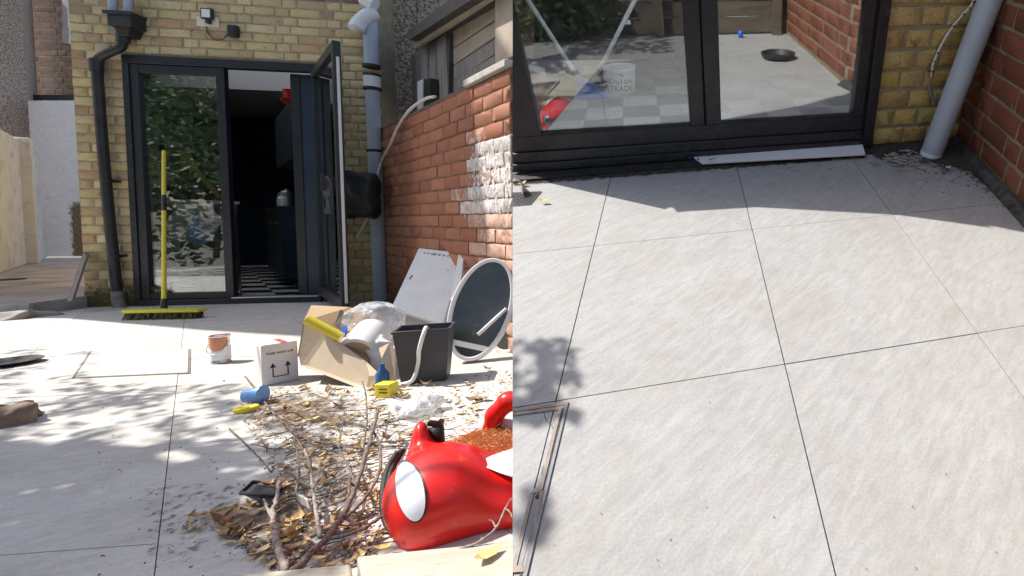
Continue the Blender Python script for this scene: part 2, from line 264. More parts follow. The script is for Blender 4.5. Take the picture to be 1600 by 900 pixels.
# ------------------------------------------------------------ objects
WM = {}
def props(o, label=None, cat=None, group=None, kind=None):
    for k, v in (('label', label), ('category', cat), ('group', group), ('kind', kind)):
        if v: o[k] = v
    return o
def place(o, parent, Mw):
    COL.objects.link(o); WM[o.name] = Mw
    if parent is not None:
        o.parent = parent; o.matrix_basis = WM[parent.name].inverted() @ Mw
    else: o.matrix_basis = Mw
    return o
def thing(name, label, cat, loc, group=None, XF=I4, kind=None, parent=None):
    o = bpy.data.objects.new(name, None); o.empty_display_size = .05
    place(o, parent, XF @ M4.Translation(V(loc)))
    return props(o, label, cat, group, kind)
class MB:
    """collects faces; built as ONE mesh object. Coordinates are those of XF (world, or the second yard's level frame)."""
    def __init__(s): s.v = []; s.f = []; s.w = None
    def add(s, vs, fs):
        n = len(s.v); s.v += [V(p) for p in vs]; s.f += [tuple(i + n for i in f) for f in fs]; return s
    def box(s, c, d, rot=None):
        c = V(c); q = []
        for z in (-1, 1):
            for y in (-1, 1):
                for x in (-1, 1):
                    p = V((x * d[0] / 2, y * d[1] / 2, z * d[2] / 2)); q.append(c + (rot @ p if rot is not None else p))
        return s.add(q, [(0, 2, 3, 1), (4, 5, 7, 6), (0, 1, 5, 4), (2, 6, 7, 3), (0, 4, 6, 2), (1, 3, 7, 5)])
    def span(s, a, b): # axis box from corner a to corner b
        a = V(a); b = V(b); return s.box((a + b) / 2, [abs(b[i] - a[i]) for i in range(3)])
    def slab(s, pts, off): # polygon extruded by vector off
        pts = [V(p) for p in pts]; n = len(pts); off = V(off)
        return s.add(pts + [p + off for p in pts], [tuple(range(n - 1, -1, -1)), tuple(range(n, 2 * n))] + [(i, (i + 1) % n, n + (i + 1) % n, n + i) for i in range(n)])
    def tube(s, path, r, n=10, cap=True):
        path = [V(p) for p in path]; k = len(path); rs = r if isinstance(r, (list, tuple)) else [r] * k
        base = len(s.v); up = None
        for i, p in enumerate(path):
            d = (path[min(i + 1, k - 1)] - path[max(i - 1, 0)]).normalized()
            if up is None: up = d.orthogonal().normalized()
            up = (up - d * up.dot(d)).normalized(); sd_ = d.cross(up)
            for j in range(n):
                a = 2 * math.pi * j / n; s.v.append(p + (up * math.cos(a) + sd_ * math.sin(a)) * rs[i])
        for i in range(k - 1):
            for j in range(n):
                a = base + i * n + j; b = base + i * n + (j + 1) % n; s.f.append((a, b, b + n, a + n))
        if cap: s.f.append(tuple(base + j for j in range(n - 1, -1, -1))); s.f.append(tuple(base + (k - 1) * n + j for j in range(n)))
        return s
    def lathe(s, prof, c, axis=(0, 0, 1), n=32, close=True, sx=1.0, xdir=None):
        c = V(c); ax = V(axis).normalized(); a1 = V(xdir).normalized() if xdir is not None else ax.orthogonal().normalized(); a2 = ax.cross(a1); base = len(s.v)
        for r, h in prof:
            for j in range(n):
                t = 2 * math.pi * j / n; s.v.append(c + ax * h + (a1 * math.cos(t) * sx + a2 * math.sin(t)) * r)
        for i in range(len(prof) - 1):
            for j in range(n):
                a = base + i * n + j; b = base + i * n + (j + 1) % n; s.f.append((a, b, b + n, a + n))
        if close:
            if prof[0][0] > 1e-6: s.f.append(tuple(base + j for j in range(n - 1, -1, -1)))
            if prof[-1][0] > 1e-6: s.f.append(tuple(base + (len(prof) - 1) * n + j for j in range(n)))
        return s
    def build(s, name, mat, parent=None, XF=I4, at=None, smooth=False, bevel=0, label=None, cat=None, group=None, kind=None, cut=False, sub=0, solid=0, auto=None):
        me = bpy.data.meshes.new(name)
        if at is None:
            if parent is None:
                xs = [p for p in s.v]; at = V((sum(p.x for p in xs) / len(xs), sum(p.y for p in xs) / len(xs), min(p.z for p in xs)))
            else: at = None
        Mw = (XF @ M4.Translation(at)) if at is not None else WM[parent.name].copy()
        inv = Mw.inverted() @ XF
        me.from_pydata([inv @ p for p in s.v], [], s.f)
        if s.w: 
            a_ = me.attributes.new('w', 'FLOAT', 'POINT'); a_.data.foreach_set('value', s.w)
        bm = bmesh.new(); bm.from_mesh(me)
        if cut:
            lc = Mw.inverted(); n = (lc.to_3x3() @ SEAM_N).normalized(); p0 = lc @ CAM
            bmesh.ops.bisect_plane(bm, geom=bm.verts[:] + bm.edges[:] + bm.faces[:], dist=1e-6, plane_co=p0, plane_no=-n, clear_outer=True)
            be = [e for e in bm.edges if e.is_boundary and abs((e.verts[0].co - p0).dot(n)) < 1e-4 and abs((e.verts[1].co - p0).dot(n)) < 1e-4]
            if be and cut != 'open': bmesh.ops.holes_fill(bm, edges=be)
        bmesh.ops.recalc_face_normals(bm, faces=bm.faces)
        bm.to_mesh(me); bm.free()
        if len(me.polygons) == 0: return None
        if not isinstance(mat, (list, tuple)): mat = [mat]
        for m in mat: me.materials.append(MATS[m] if isinstance(m, str) else m)
        if smooth: me.shade_smooth()
        o = bpy.data.objects.new(name, me); place(o, parent, Mw); props(o, label, cat, group, kind)
        if solid:
            mo = o.modifiers.new('s', 'SOLIDIFY'); mo.thickness = solid; mo.offset = 0
        if bevel:
            mo = o.modifiers.new('b', 'BEVEL'); mo.width = bevel; mo.segments = 2; mo.limit_method = 'ANGLE'; mo.angle_limit = R_(40)
            if smooth is False: me.shade_smooth(); me.set_sharp_from_angle(angle=R_(35))
        if sub:
            mo = o.modifiers.new('u', 'SUBSURF'); mo.levels = sub; mo.render_levels = sub
        if auto: me.set_sharp_from_angle(angle=R_(auto))
        return o
def inst(src_mesh, name, parent, Mw):
    o = bpy.data.objects.new(name, src_mesh); return place(o, parent, Mw)
def curve(pts, n=8): # Catmull-Rom
    pts = [V(p) for p in pts]; out = []
    for i in range(len(pts) - 1):
        p0 = pts[max(i - 1, 0)]; p1 = pts[i]; p2 = pts[i + 1]; p3 = pts[min(i + 2, len(pts) - 1)]
        for k in range(n):
            t = k / n; out.append(.5 * ((2 * p1) + (p2 - p0) * t + (2 * p0 - 5 * p1 + 4 * p2 - p3) * t * t + (3 * p1 - p0 - 3 * p2 + p3) * t ** 3))
    out.append(pts[-1]); return out
def text(sx, size, Mw, mat, parent, name='lettering', ext=.0003):
    c = bpy.data.curves.new('t', 'FONT'); c.body = sx; c.size = size; c.extrude = ext; c.align_x = 'CENTER'; c.align_y = 'CENTER'
    t = bpy.data.objects.new('t', c); COL.objects.link(t); bpy.context.view_layer.update()
    me = bpy.data.meshes.new_from_object(t); bpy.data.objects.remove(t); me.name = name
    me.materials.clear(); me.materials.append(MATS[mat])
    o = bpy.data.objects.new(name, me); return place(o, parent, Mw)
def frame_m(o, x, y): # matrix with x, y axes
    x = V(x).normalized(); y = V(y); z = x.cross(y).normalized(); y = z.cross(x)
    m = M4((x, y, z)).transposed().to_4x4(); m.translation = V(o); return m
# signed distance shapes meshed with surface nets
def nets(fn, lo, hi, h):
    lo = np.array(lo, float); hi = np.array(hi, float); n = np.ceil((hi - lo) / h).astype(int) + 1
    g = [lo[i] + h * np.arange(n[i]) for i in range(3)]
    X, Y, Z = np.meshgrid(*g, indexing='ij'); D = fn(X, Y, Z)
    s = D < 0; cells = np.zeros(np.array(D.shape) - 1, bool); cnt = 0
    c8 = [s[i:n[0] - 1 + i, j:n[1] - 1 + j, k:n[2] - 1 + k] for i in (0, 1) for j in (0, 1) for k in (0, 1)]
    tot = sum(c.astype(int) for c in c8); act = (tot > 0) & (tot < 8)
    idx = -np.ones(act.shape, int); ii = np.argwhere(act); idx[act] = np.arange(len(ii))
    acc = np.zeros((len(ii), 3)); num = np.zeros(len(ii))
    cor = [(i, j, k) for i in (0, 1) for j in (0, 1) for k in (0, 1)]
    for a in range(8):
        for b in range(a + 1, 8):
            ca, cb = np.array(cor[a]), np.array(cor[b])
            if np.abs(ca - cb).sum() != 1: continue
            pa = ii + ca; pb = ii + cb; da = D[tuple(pa.T)]; db = D[tuple(pb.T)]; x = (da < 0) != (db < 0)
            t = np.where(x, da / np.where(x, da - db, 1), 0)[:, None]
            acc += np.where(x[:, None], pa + (pb - pa) * t, 0); num += x
    vs = lo + h * acc / num[:, None]; fs = []
    for ax in range(3):
        o1, o2 = [(1, 2), (2, 0), (0, 1)][ax]
        sl = [slice(None)] * 3; sl2 = [slice(None)] * 3; sl[ax] = slice(0, -1); sl2[ax] = slice(1, None)
        e = s[tuple(sl)] != s[tuple(sl2)]; ed = np.argwhere(e)
        for p in ed:
            q = [p.copy() for _ in range(4)]; q[1][o1] -= 1; q[2][o1] -= 1; q[2][o2] -= 1; q[3][o2] -= 1
            if min(p[o1], p[o2]) < 1 or p[o1] >= n[o1] - 1 or p[o2] >= n[o2] - 1: continue
            f = [idx[tuple(x)] for x in q]
            if min(f) >= 0: fs.append(tuple(f) if s[tuple(p)] else tuple(f[::-1]))
    return [V(p) for p in vs], fs
# ------------------------------------------------------------ brickwork
def brick_mesh(name, L, Hh, D, mat, seed):
    random.seed(seed); nx, ny = 4, 2; j = .0032
    def ring(dx, dz, z, jit):
        pts = []
        for i in range(nx): pts.append((-L / 2 + dx + (L - 2 * dx) * i / nx, -Hh / 2 + dz))
        for i in range(ny): pts.append((L / 2 - dx, -Hh / 2 + dz + (Hh - 2 * dz) * i / ny))
        for i in range(nx): pts.append((L / 2 - dx - (L - 2 * dx) * i / nx, Hh / 2 - dz))
        for i in range(ny): pts.append((-L / 2 + dx, Hh / 2 - dz - (Hh - 2 * dz) * i / ny))
        return [V((x + U(-j, j) * jit, y + U(-j, j) * jit, z + U(-.001, .001) * jit)) for x, y in pts]
    a = ring(0, 0, -D, 0); b = ring(.001, .001, -.005, 1); c = ring(.006, .006, 0, 1); n = len(a)
    m = MB(); m.v = a + b + c
    for k in (0, n):
        for i in range(n): m.f.append((k + i, k + (i + 1) % n, k + n + (i + 1) % n, k + n + i))
    m.f.append(tuple(range(2 * n, 3 * n)))
    me = bpy.data.meshes.new(name); me.from_pydata([tuple(p) for p in m.v], [], m.f); me.materials.append(MATS[mat]); me.shade_smooth(); me.set_sharp_from_angle(angle=R_(50))
    return me
BR = {}
def bricks(parent, O, Ux, Uz, w_, h_, mat, XF=I4, course=.075, blen=.225, joint=.010, bond='flemish', keep=lambda u, v, L: True, maxn=300, rank=None, cut=False, name='brick', proud=.004, u0=0.0, matfn=None):
    """individual bricks on the plane O + u*Ux + v*Uz; the ones past maxn become one part"""
    O = V(O); Ux = V(Ux).normalized(); Uz = V(Uz).normalized(); N = Ux.cross(Uz)
    lst = []; nr = int(h_ / course + .5)
    for r in range(nr):
        if bond == 'flemish': seq = [blen - joint, blen / 2 - joint]
        else: seq = [blen - joint]
        u = -((r % 2) * blen * (.75 if bond == 'flemish' else .5)) - blen * .3 + u0; i = r % 2
        while u < w_:
            L = seq[i % len(seq)]; a, b = max(u, 0), min(u + L, w_)
            if b - a > .035 and keep((a + b) / 2, (r + .5) * course, b - a): lst.append((a, b, (r + .5) * course, L))
            u += L + joint; i += 1
    key = (mat, round(course, 4), round(blen, 3))
    if key not in BR: BR[key] = {}
    vs = BR[key]; full = blen - joint
    for L in set([full] + ([blen / 2 - joint] if bond == 'flemish' else [])):
        if round(L, 4) not in vs: vs[round(L, 4)] = [brick_mesh('brick', L, course - joint, .05, mat, 100 + k + int(L * 1000)) for k in range(5)]
    def variants(mn, base, key):
        if mn == mat: return base
        k2 = (mn,) + key
        if k2 not in BR:
            BR[k2] = {}
            for L_, ms in base.items():
                out = []
                for me in ms: c = me.copy(); c.materials[0] = MATS[mn]; out.append(c)
                BR[k2][L_] = out
        return BR[k2]
    random.seed(int(w_ * 1000) + nr)
    items = []
    for a, b, v, L in lst:
        c = O + Ux * ((a + b) / 2 + U(-.0015, .0015)) + Uz * (v + U(-.0015, .0015)) + N * (proud + U(-.002, .0025))
        Rt = M4((Ux, Uz, N)).transposed() @ M4.Rotation(U(-.012, .012), 3, 'Z') @ M4.Rotation(U(-.012, .012), 3, 'Y')
        Mw = XF @ (M4.Translation(c) @ Rt.to_4x4() @ M4.Diagonal(((b - a) / L, 1, 1, 1)))
        if cut and SEAM_N.dot(Mw.translation - CAM) < .09: continue
        d = (Mw.translation - CAM); items.append((d.length if rank is None else rank(Mw.translation), Mw, (vs if matfn is None else variants(matfn((a + b) / 2, v), vs, key))[round(L, 4)][random.randrange(5)]))
    items.sort(key=lambda t: t[0])
    for _, Mw, me in items[:maxn]: inst(me, name, parent, Mw)
    if len(items) > maxn:
        m = MB(); Pi = WM[parent.name]
        for _, Mw, me in items[maxn:]:
            m.add([Mw @ v.co for v in me.vertices], [tuple(p.vertices) for p in me.polygons])
        m.build('brickwork', mat, parent, kind='stuff')
    random.seed(11)
# ============================================================ LARGE STRUCTURE, first view: the yard
F0 = 5.438
MB().add([(-400, -400, -7), (400, -400, -7), (400, 400, -7), (-400, 400, -7)], [(0, 1, 2, 3)]).build('ground', 'earth', kind='structure', at=(0, 0, -7))
def fp(x, y, off=0.0): return onY(x, y, F0 - off)       # point on the house front
VPD = V((math.sin(R_(-37.6)), math.cos(R_(-37.6)), 0))  # direction of the boundary wall
WN = V((-VPD.y, VPD.x, 0))                              # its face normal, to the yard (left)
W0 = gr(800, 551)
def wp(x, y, off=0.0): return onP(x, y, W0 + WN * off, WN)
XA = V((1, 0, 0)); ZA = V((0, 0, 1))
# -- patio of slabs: columns follow the boundary wall, rows the house
patio = thing('patio', None, None, (-2, 3, 0), kind='structure')
MB().slab([(-9.5, .75, -.012), (-.35, .75, -.012), gr(860, 860) - ZA * .012, gr(840, 640) - ZA * .012, W0 + V((.0, 0, -.012)), W0 + VPD * 3.4 + V((0, 0, -.012)), (-9.5, 6.0, -.012)], (0, 0, -.2)).build('grout_bed', 'grout_light', patio)
j0 = gr(262, 722); rowd = (gr(245, 850) - gr(0, 868)).normalized(); rj = gr(245, 850)
tw, tl = .74, .80
# grid origin: crossing of the column joint and the row joint
def isect(p, d, q, e):
    k = (d.x * e.y - d.y * e.x); t = ((q.x - p.x) * e.y - (q.y - p.y) * e.x) / k; return p + d * t
G0 = isect(j0, VPD, rj, rowd)
for i in range(-9, 4):
    for j in range(-3, 9):
        g_ = .0014; q = []
        for a, b in ((0, 0), (1, 0), (1, 1), (0, 1)):
            q.append(G0 + rowd * (tw * (i + a) + (g_ if a == 0 else -g_)) + VPD * (tl * (j + b) + (g_ if b == 0 else -g_)))
        c = sum(q, V()) / 4
        if c.y < .6 or c.y > F0 + .5 or c.x < -8.6: continue
        if min((p - W0).dot(WN) for p in q) < -.75 : continue
        if SEAM_N.dot(c - CAM) > -.05 and c.y < 3: 
            if SEAM_N.dot(c - CAM) > .75: continue
        dz = U(-.0012, .0012)
        MB().slab([p + V((0, 0, dz - .011)) for p in q], (0, 0, .011)).build('slab', 'porcelain_worn_bright', patio, at=None).data.materials[0]
# -- step up to the alley
xLp = fp(124, 300).x - .01
raised = thing('alley_paving', None, None, (-6, 5.2, 0), kind='structure')
sA = gr(-260, 499); sB = gr(139, 493)
sA = V((sA.x, 5.02, 0)); sB = V((fp(139, 480).x + .0, 5.02, 0))
m = MB(); m.slab([V((-12, 5.05, .0)), V((sB.x, 5.05, .0)), V((sB.x, F0, .0)), V((xLp, F0 + .27, 0)), V((xLp, F0 + .27, 0)) + VPD * 6.5, V((-12, 11.2, .0))], (0, 0, .10)); m.build('paving', 'alley_concrete', raised)
xs = [-9.5, -7.2, onY(30, 485, 5.03).x, sB.x]
for a, b in zip(xs, xs[1:]): MB().span((a + .001, 5.02, 0), (b - .001, 5.049, .099)).build('riser', 'concrete', raised, bevel=.003)
# -- the house extension
house = thing('brick_extension', 'yellow stock brick house extension with black framed glazed doors', 'house', (fp(350, 470).x, F0, 0))
xL, xR = fp(124, 300).x, fp(601, 300).x
dL, dR = fp(206, 300).x, fp(510, 300).x
dtop = fp(350, 93).z; ztop = 3.3
def hbox(x0, x1, z0, z1, y0=F0 + .001, y1=F0 + .26, nm='mortar_bed'): return MB().span((x0, y0, z0), (x1, y1, z1)).build(nm, 'mortar', house)
hbox(xL, dL, -.05, dtop); hbox(xL, xR, dtop, ztop); hbox(dR, xR, -.05, dtop)
MB().slab([V((xL, F0 + .262, -.05)), V((xL + .22, F0 + .262, -.05)), V((xL + .22, F0 + .262, -.05)) + VPD * 5.7, V((xL, F0 + .262, -.05)) + VPD * 5.7], (0, 0, ztop)).build('side_wall', 'mortar', house)
MB().slab([V((xR - .05, F0 + .262, -.05)), V((xR + .2, F0 + .262, -.05)), V((xR + .2, F0 + .262, -.05)) + VPD * 4, V((xR - .05, F0 + .262, -.05)) + VPD * 4], (0, 0, ztop)).build('party_wall', 'pebbledash', house)
for t0_, t1_ in ((-.27, .3), (3.0, 5.7)):
    MB().slab([V((xL - .03, F0 + .25, ztop)) + VPD * t0_, V((xR + .2, F0 + .25, ztop)) + VPD * t0_, V((xR + .2, F0 + .25, ztop)) + VPD * t1_, V((xL - .03, F0 + .25, ztop)) + VPD * t1_], (0, 0, .08)).build('roof', 'slate_roof', house)
keepF = lambda u, v, L: not (dL - xL - .004 < u + L / 2 and u - L / 2 < dR - xL + .004 and v < dtop + .03) or (u + L / 2 < dL - xL + .02) or (u - L / 2 > dR - xL - .02)
def segs(x0, x1, z0, z1): return x0, x1, z0, z1
def upper_dark(p): return 0
bricks(house, (xL + .002, F0, 0), XA, ZA, dL - xL - .004, dtop, 'brick_yellow', course=.079, blen=.235, maxn=120)
bricks(house, (xL + .002, F0, dtop + .012), XA, ZA, xR - xL - .004, .55, 'brick_yellow', course=.079, blen=.235, maxn=110)
bricks(house, (xL + .002, F0, dtop + .012 + 7 * .079), XA, ZA, xR - xL - .004, .40, 'brick_dark', course=.079, blen=.235, maxn=10)
bricks(house, (dR + .004, F0, 0), XA, ZA, xR - dR - .006, dtop, 'brick_yellow', course=.079, blen=.235, maxn=80)
# side of the brick pier (seen edge on) is closed by the side wall
# door set (a part with its own pieces)
door = MB().span((dL, F0 - .03, dtop - .075), (dR, F0 + .06, dtop - .004)).build('door_frame', 'frame_black', house, bevel=.003)
def dbox(x0, x1, z0, z1, y0=F0 - .03, y1=F0 + .05, nm='frame_member', mat='frame_black', par=None, bv=.003): return MB().span((x0, y0, z0), (x1, y1, z1)).build(nm, mat, par or door, bevel=bv)
gx0, gx1 = fp(229, 300).x, fp(348, 300).x; gz0, gz1 = fp(290, 457).z, fp(290, 117).z
dbox(dL, dL + .045, .0, dtop - .078)
dbox(dL + .047, gx0, .055, dtop - .078, F0 - .02, F0 + .03); dbox(gx1, fp(361, 300).x, .055, dtop - .078, F0 - .02, F0 + .03)
dbox(gx0 + .001, gx1 - .001, gz1, dtop - .08, F0 - .018, F0 + .03); dbox(gx0 + .001, gx1 - .001, .055, gz0, F0 - .018, F0 + .03)
dbox(dL + .05, dR - .05, .0, .05, F0 - .045, F0 + .06, 'threshold')
dbox(fp(362, 300).x, dR - .06, .0505, .062, F0 - .06, F0 + .03, 'sill_plate', 'steel')
dbox(dR - .045, dR, 0, dtop - .078)
MB().span((gx0 - .004, F0 + .004, gz0 - .004), (gx1 + .004, F0 + .012, gz1 + .004)).build('glass_pane', 'pane_glass', door)
# open folded leaf standing out into the yard
hA = V((dR - .05, F0 - .02, 0)); eB = gr(541, 496); ld = (eB - hA); Ll = ld.length; ld.normalize(); ln = V((-ld.y, ld.x, 0))
lz0, lz1 = .06, dtop - .07
def leafbox(a, b, z0, z1, th=.05, nm='frame_member', mat='frame_black', off=0.0, bv=.003):
    c = hA + ld * ((a + b) / 2) + ln * off + ZA * ((z0 + z1) / 2)
    return MB().box(c, (b - a, th, z1 - z0), M4((ld, ln, ZA)).transposed()).build(nm, mat, leafo, bevel=bv)
leafo = thing('open_door_leaf', 'glazed black framed door leaf folded out into the yard beside the grey soil pipe', 'door', hA)
leafbox(0, .07, lz0, lz1); leafbox(Ll - .07, Ll, lz0, lz1); leafbox(.071, Ll - .071, lz0, lz0 + .085); leafbox(.071, Ll - .071, lz1 - .075, lz1)
leafbox(.066, Ll - .066, lz0 + .082, lz1 - .072, .008, 'glass_pane', 'door_glass', bv=0)
leafbox(Ll + .001, Ll + .010, lz0 + .05, lz1 - .12, .018, 'edge_seal', 'white_pvc', .004, .001)
leafbox(Ll * .55, Ll * .55 + .02, 1.0, 1.14, .03, 'handle', 'black_plastic', -.045)
# second leaf folded flat against the first (its face is the navy panel at the opening)
leaf2 = thing('folded_door_leaf', 'dark navy door leaf folded back at the right end of the opening', 'door', (fp(484, 470).x, F0 + .1, 0))
a0, a1 = fp(450, 300), fp(501, 300)
MB().span((a0.x, F0 + .085, .055), (a1.x, F0 + .13, dtop - .08)).build('panel', 'navy', leaf2, bevel=.004)
MB().span((a0.x + .003, F0 + .079, .055), (a0.x + .075, F0 + .084, dtop - .08)).build('stile', 'frame_black', leaf2)
# ---- the kitchen behind the doors: its long walls run back like the boundary wall
kit = thing('kitchen_room', None, None, (-4, 7, 0), kind='structure')
kd = VPD
kz0, kz1 = .0, 2.45
kl = V((dL - .25, F0 + .27, 0)); kr = V((dR + .02, F0 + .27, 0)); KD = 5.3
def kp(s, t, z=0): # s across 0..1, t metres back
    return kl.lerp(kr, s) + kd * t + ZA * z
MB().slab([kp(0, 0, -.02), kp(1, 0, -.02), kp(1, KD, -.02), kp(0, KD, -.02)], (0, 0, -.05)).build('floor_base', 'grout', kit)
for t0_, t1_ in ((-.3, .7), (2.7, KD)):
    MB().slab([kp(-.1, t0_, kz1), kp(1.12, t0_, kz1), kp(1.12, t1_, kz1), kp(-.1, t1_, kz1)], (0, 0, .03)).build('ceiling', 'room_ceiling', kit)
for t0_ in (.69, 2.7): MB().slab([kp(-.1, t0_, kz1 + .031), kp(1.12, t0_, kz1 + .031), kp(1.12, t0_, kz1 + .72), kp(-.1, t0_, kz1 + .72)], kd * .01).build('light_panel_upstand', 'room_ceiling', kit)
MB().add([kp(-.1, .7, kz1 + .73), kp(1.12, .7, kz1 + .73), kp(1.12, 2.7, kz1 + .73), kp(-.1, 2.7, kz1 + .73)], [(0, 1, 2, 3)]).build('added_light_panel', 'light_panel_opal', kit)  # opal panel and its well, added to brighten the kitchen
MB().slab([kp(0, 0, 0), kp(0, KD, 0), kp(0, KD, kz1), kp(0, 0, kz1)], (-.05, 0, 0)).build('side_wall', 'navy', kit)
MB().slab([kp(0, KD, 0), kp(1.1, KD, 0), kp(1.1, KD, kz1), kp(0, KD, kz1)], kd * .05).build('back_wall', 'navy', kit)
MB().slab([kp(1.03, 0, 0), kp(1.03, KD, 0), kp(1.03, KD, kz1), kp(1.03, 0, kz1)], (.05, 0, 0)).build('side_wall', 'navy', kit)
nt_ = 7; st = .29; ww = (kr - kl).length
for i in range(int(ww / st) + 1):
    for j in range(int((KD + .24) / st)):
        a, b = kl + XA * (st * i) + kd * (st * j - .24), None
        q = [a + XA * .001 + kd * .001, a + XA * (st - .001) + kd * .001, a + XA * (st - .001) + kd * (st - .001), a + XA * .001 + kd * (st - .001)]
        if q[1].x > (kr + kd * (st * j)).x + .25: continue
        MB().slab([p - ZA * .018 for p in q], (0, 0, .018)).build('floor_tile', 'check_white' if (i + j) % 2 else 'check_black', kit)
cab = thing('kitchen_cabinets', 'dark navy kitchen cabinet run with worktop seen through the open door', 'cabinets', kp(.9, 1.5))
def kbox(par, s0, s1, t0, t1, z0, z1, nm, mat, bv=.003):
    q = [kp(s0, t0, z0), kp(s1, t0, z0), kp(s1, t1, z0), kp(s0, t1, z0)]
    return MB().slab(q, (0, 0, z1 - z0)).build(nm, mat, par, bevel=bv)
for k in range(3):
    c_ = kbox(cab, .74, 1.02, 1.15 + .6 * k, 1.745 + .6 * k, .1, .88, 'cabinet', 'navy')
    kbox(c_, .732, .74, 1.55 + .6 * k, 1.68 + .6 * k, .72, .735, 'handle', 'steel')
    kbox(cab, .82, 1.02, 1.15 + .6 * k, 1.745 + .6 * k, 1.45, 2.1, 'cabinet', 'navy')
kbox(cab, .72, 1.02, 1.14, 2.96, .881, .915, 'worktop', 'frame_black')
def pot(nm, label, cat, p, prof, mat, smooth=True, XF=I4, group=None, n=28, axis=(0, 0, 1)):
    o = MB().lathe(prof, p, axis, n).build(nm, mat, smooth=False, XF=XF, label=label, cat=cat, group=group); o.data.shade_smooth(); o.data.set_sharp_from_angle(angle=R_(40)); return o
pot('cooking_pot', 'red cooking pot on top of the dark wall cabinets inside the kitchen', 'pot', kp(.88, 1.35, 2.105), [(.10, 0), (.13, .02), (.135, .11), (.14, .115), (.12, .125), (.02, .15), (.02, .17)], 'red_plastic')
pot('mixing_bowl', 'dark red bowl behind the red pot on the wall cabinets', 'bowl', kp(.90, 1.9, 2.105), [(.06, 0), (.12, .05), (.15, .11), (.145, .11), (.11, .05), (.05, .01)], 'red_ink')
pot('kettle', 'silver kettle on the kitchen worktop', 'kettle', kp(.79, 1.45, .917), [(.08, 0), (.085, .05), (.07, .14), (.04, .18), (.012, .185), (.012, .205)], 'steel')
pot('storage_jar', 'small white jar on the kitchen worktop', 'jar', kp(.76, 1.25, .917), [(.045, 0), (.05, .02), (.05, .09), (.035, .1), (.035, .115)], 'white_plastic')
# table with clutter behind the closed pane
tb = thing('side_table', 'white topped table behind the left glass pane', 'table', fp(275, 470) + V((0, .75, 0)))
tx0, tx1, ty = onY(243, 310, F0 + .6).x, onY(309, 310, F0 + .6).x, F0 + .6; tz = onY(275, 312, F0 + .6).z
MB().span((tx0, ty, tz - .03), (tx1, ty + .5, tz)).build('table_top', 'white_plastic', tb, bevel=.003)
for a in (tx0 + .03, tx1 - .03):
    for b in (ty + .03, ty + .47): MB().span((a - .02, b - .02, 0), (a + .02, b + .02, tz - .031)).build('leg', 'steel', tb)
pot('bottle', 'clear blue bottle standing on the floor under the table behind the pane', 'bottle', onY(306, 380, F0 + .42) * 1.0, [(.05, 0), (.055, .02), (.055, .19), (.02, .25), (.02, .28)], 'light_blue')
pot('bucket', 'white plastic tub on the kitchen floor behind the glass pane', 'tub', V((onY(340, 440, F0 + .35).x, F0 + .35, 0.001)), [(.08, 0), (.10, .2), (.105, .2), (.105, .21), (.09, .21), (.075, .01)], 'white_plastic')
pot('bowl', 'steel bowl on the floor behind the glass pane', 'bowl', V((onY(305, 440, F0 + .45).x, F0 + .45, 0.001)), [(.07, 0), (.12, .06), (.125, .09), (.12, .09), (.1, .05)], 'steel')
m = MB(); random.seed(5)
for k in range(5):
    p0 = onY(262 + 14 * k, 318, F0 + .42 + .03 * k); hh = U(.2, .42); wv_ = [V((p0.x + .05 * math.sin(a_ * 1.3 + k), p0.y + .02 * math.sin(a_ * 2 + k), p0.z - hh * a_ / 6)) for a_ in range(7)]
    for a_, b_ in zip(wv_, wv_[1:]): m.add([a_, a_ + V((.10, .02, 0)), b_ + V((.10, -.01, 0)), b_], [(0, 1, 2, 3)])
m.build('crumpled_sheet', 'sticker_white', label='crumpled white plastic sheeting hanging off the table behind the pane', cat='sheet', solid=.002, smooth=True)
tray = onY(295, 432, F0 + .12)
MB().box((tray.x - .1, F0 + .3, .30), (.3, .3, .02)).build('crate_shelf', 'beige_wood', label='low wooden shelf board behind the glass pane', cat='shelf', at=(tray.x, F0 + .3, .29))
MB().span((onY(232, 300, F0 + .2).x, F0 + .19, .3), (onY(252, 300, F0 + .2).x, F0 + .2, 1.95)).build('curtain', 'room_wall', label='pale grey net curtain strip at the left inside the glass pane', cat='curtain')
# ------------------------------------------------------------ boundary wall on the right of the first view
bw = thing('boundary_wall', 'red brick boundary wall with patches of white paint along the right of the yard', 'wall', W0)
wl = (isect(W0, VPD, V((0, F0, 0)), XA) - W0).length
wtop = wp(800, 95).z - .03
O = W0 + VPD * wl           # at the house corner, u runs to the camera
e_ = -VPD
end = (wp(803, 400) - O).dot(e_)
c0 = O - WN * .001
MB().slab([c0, c0 + e_ * end, c0 + e_ * end + ZA * (wtop), c0 + ZA * wtop], -WN * .2).build('mortar_bed', 'mortar_dark', bw)
random.seed(17)
def wall_mat(u, v):
    p = O + e_ * u + ZA * v; d = p - CAM; zf_ = d.dot(FW); x = PX + F * d.dot(RT) / zf_; y = PY - F * d.dot(UP) / zf_
    y -= (x - 760) * -.15
    if x > 700 + rnd() * 40 and 222 + rnd() * 14 < y < 315 + rnd() * 30: return 'brick_painted' if x > 722 + rnd() * 34 and rnd() < .9 else ('brick_washed' if rnd() < .7 else 'brick_pink')
    if x > 735 and 205 < y <= 222: return 'brick_washed' if rnd() < .5 else 'brick_orange'
    if x > 730 + rnd() * 20 and 322 <= y < 400: return 'brick_washed' if rnd() < .35 else 'brick_pink'
    if x > 745 and y >= 400: return 'brick_pink'
    return 'brick_orange'
bricks(bw, O, e_, ZA, end, wtop, 'brick_orange', course=.088, blen=.30, joint=.0085, bond='stretcher', maxn=298, rank=lambda p: (p - CAM).length, matfn=wall_mat)
uC = (wp(730, 130) - O).dot(e_)
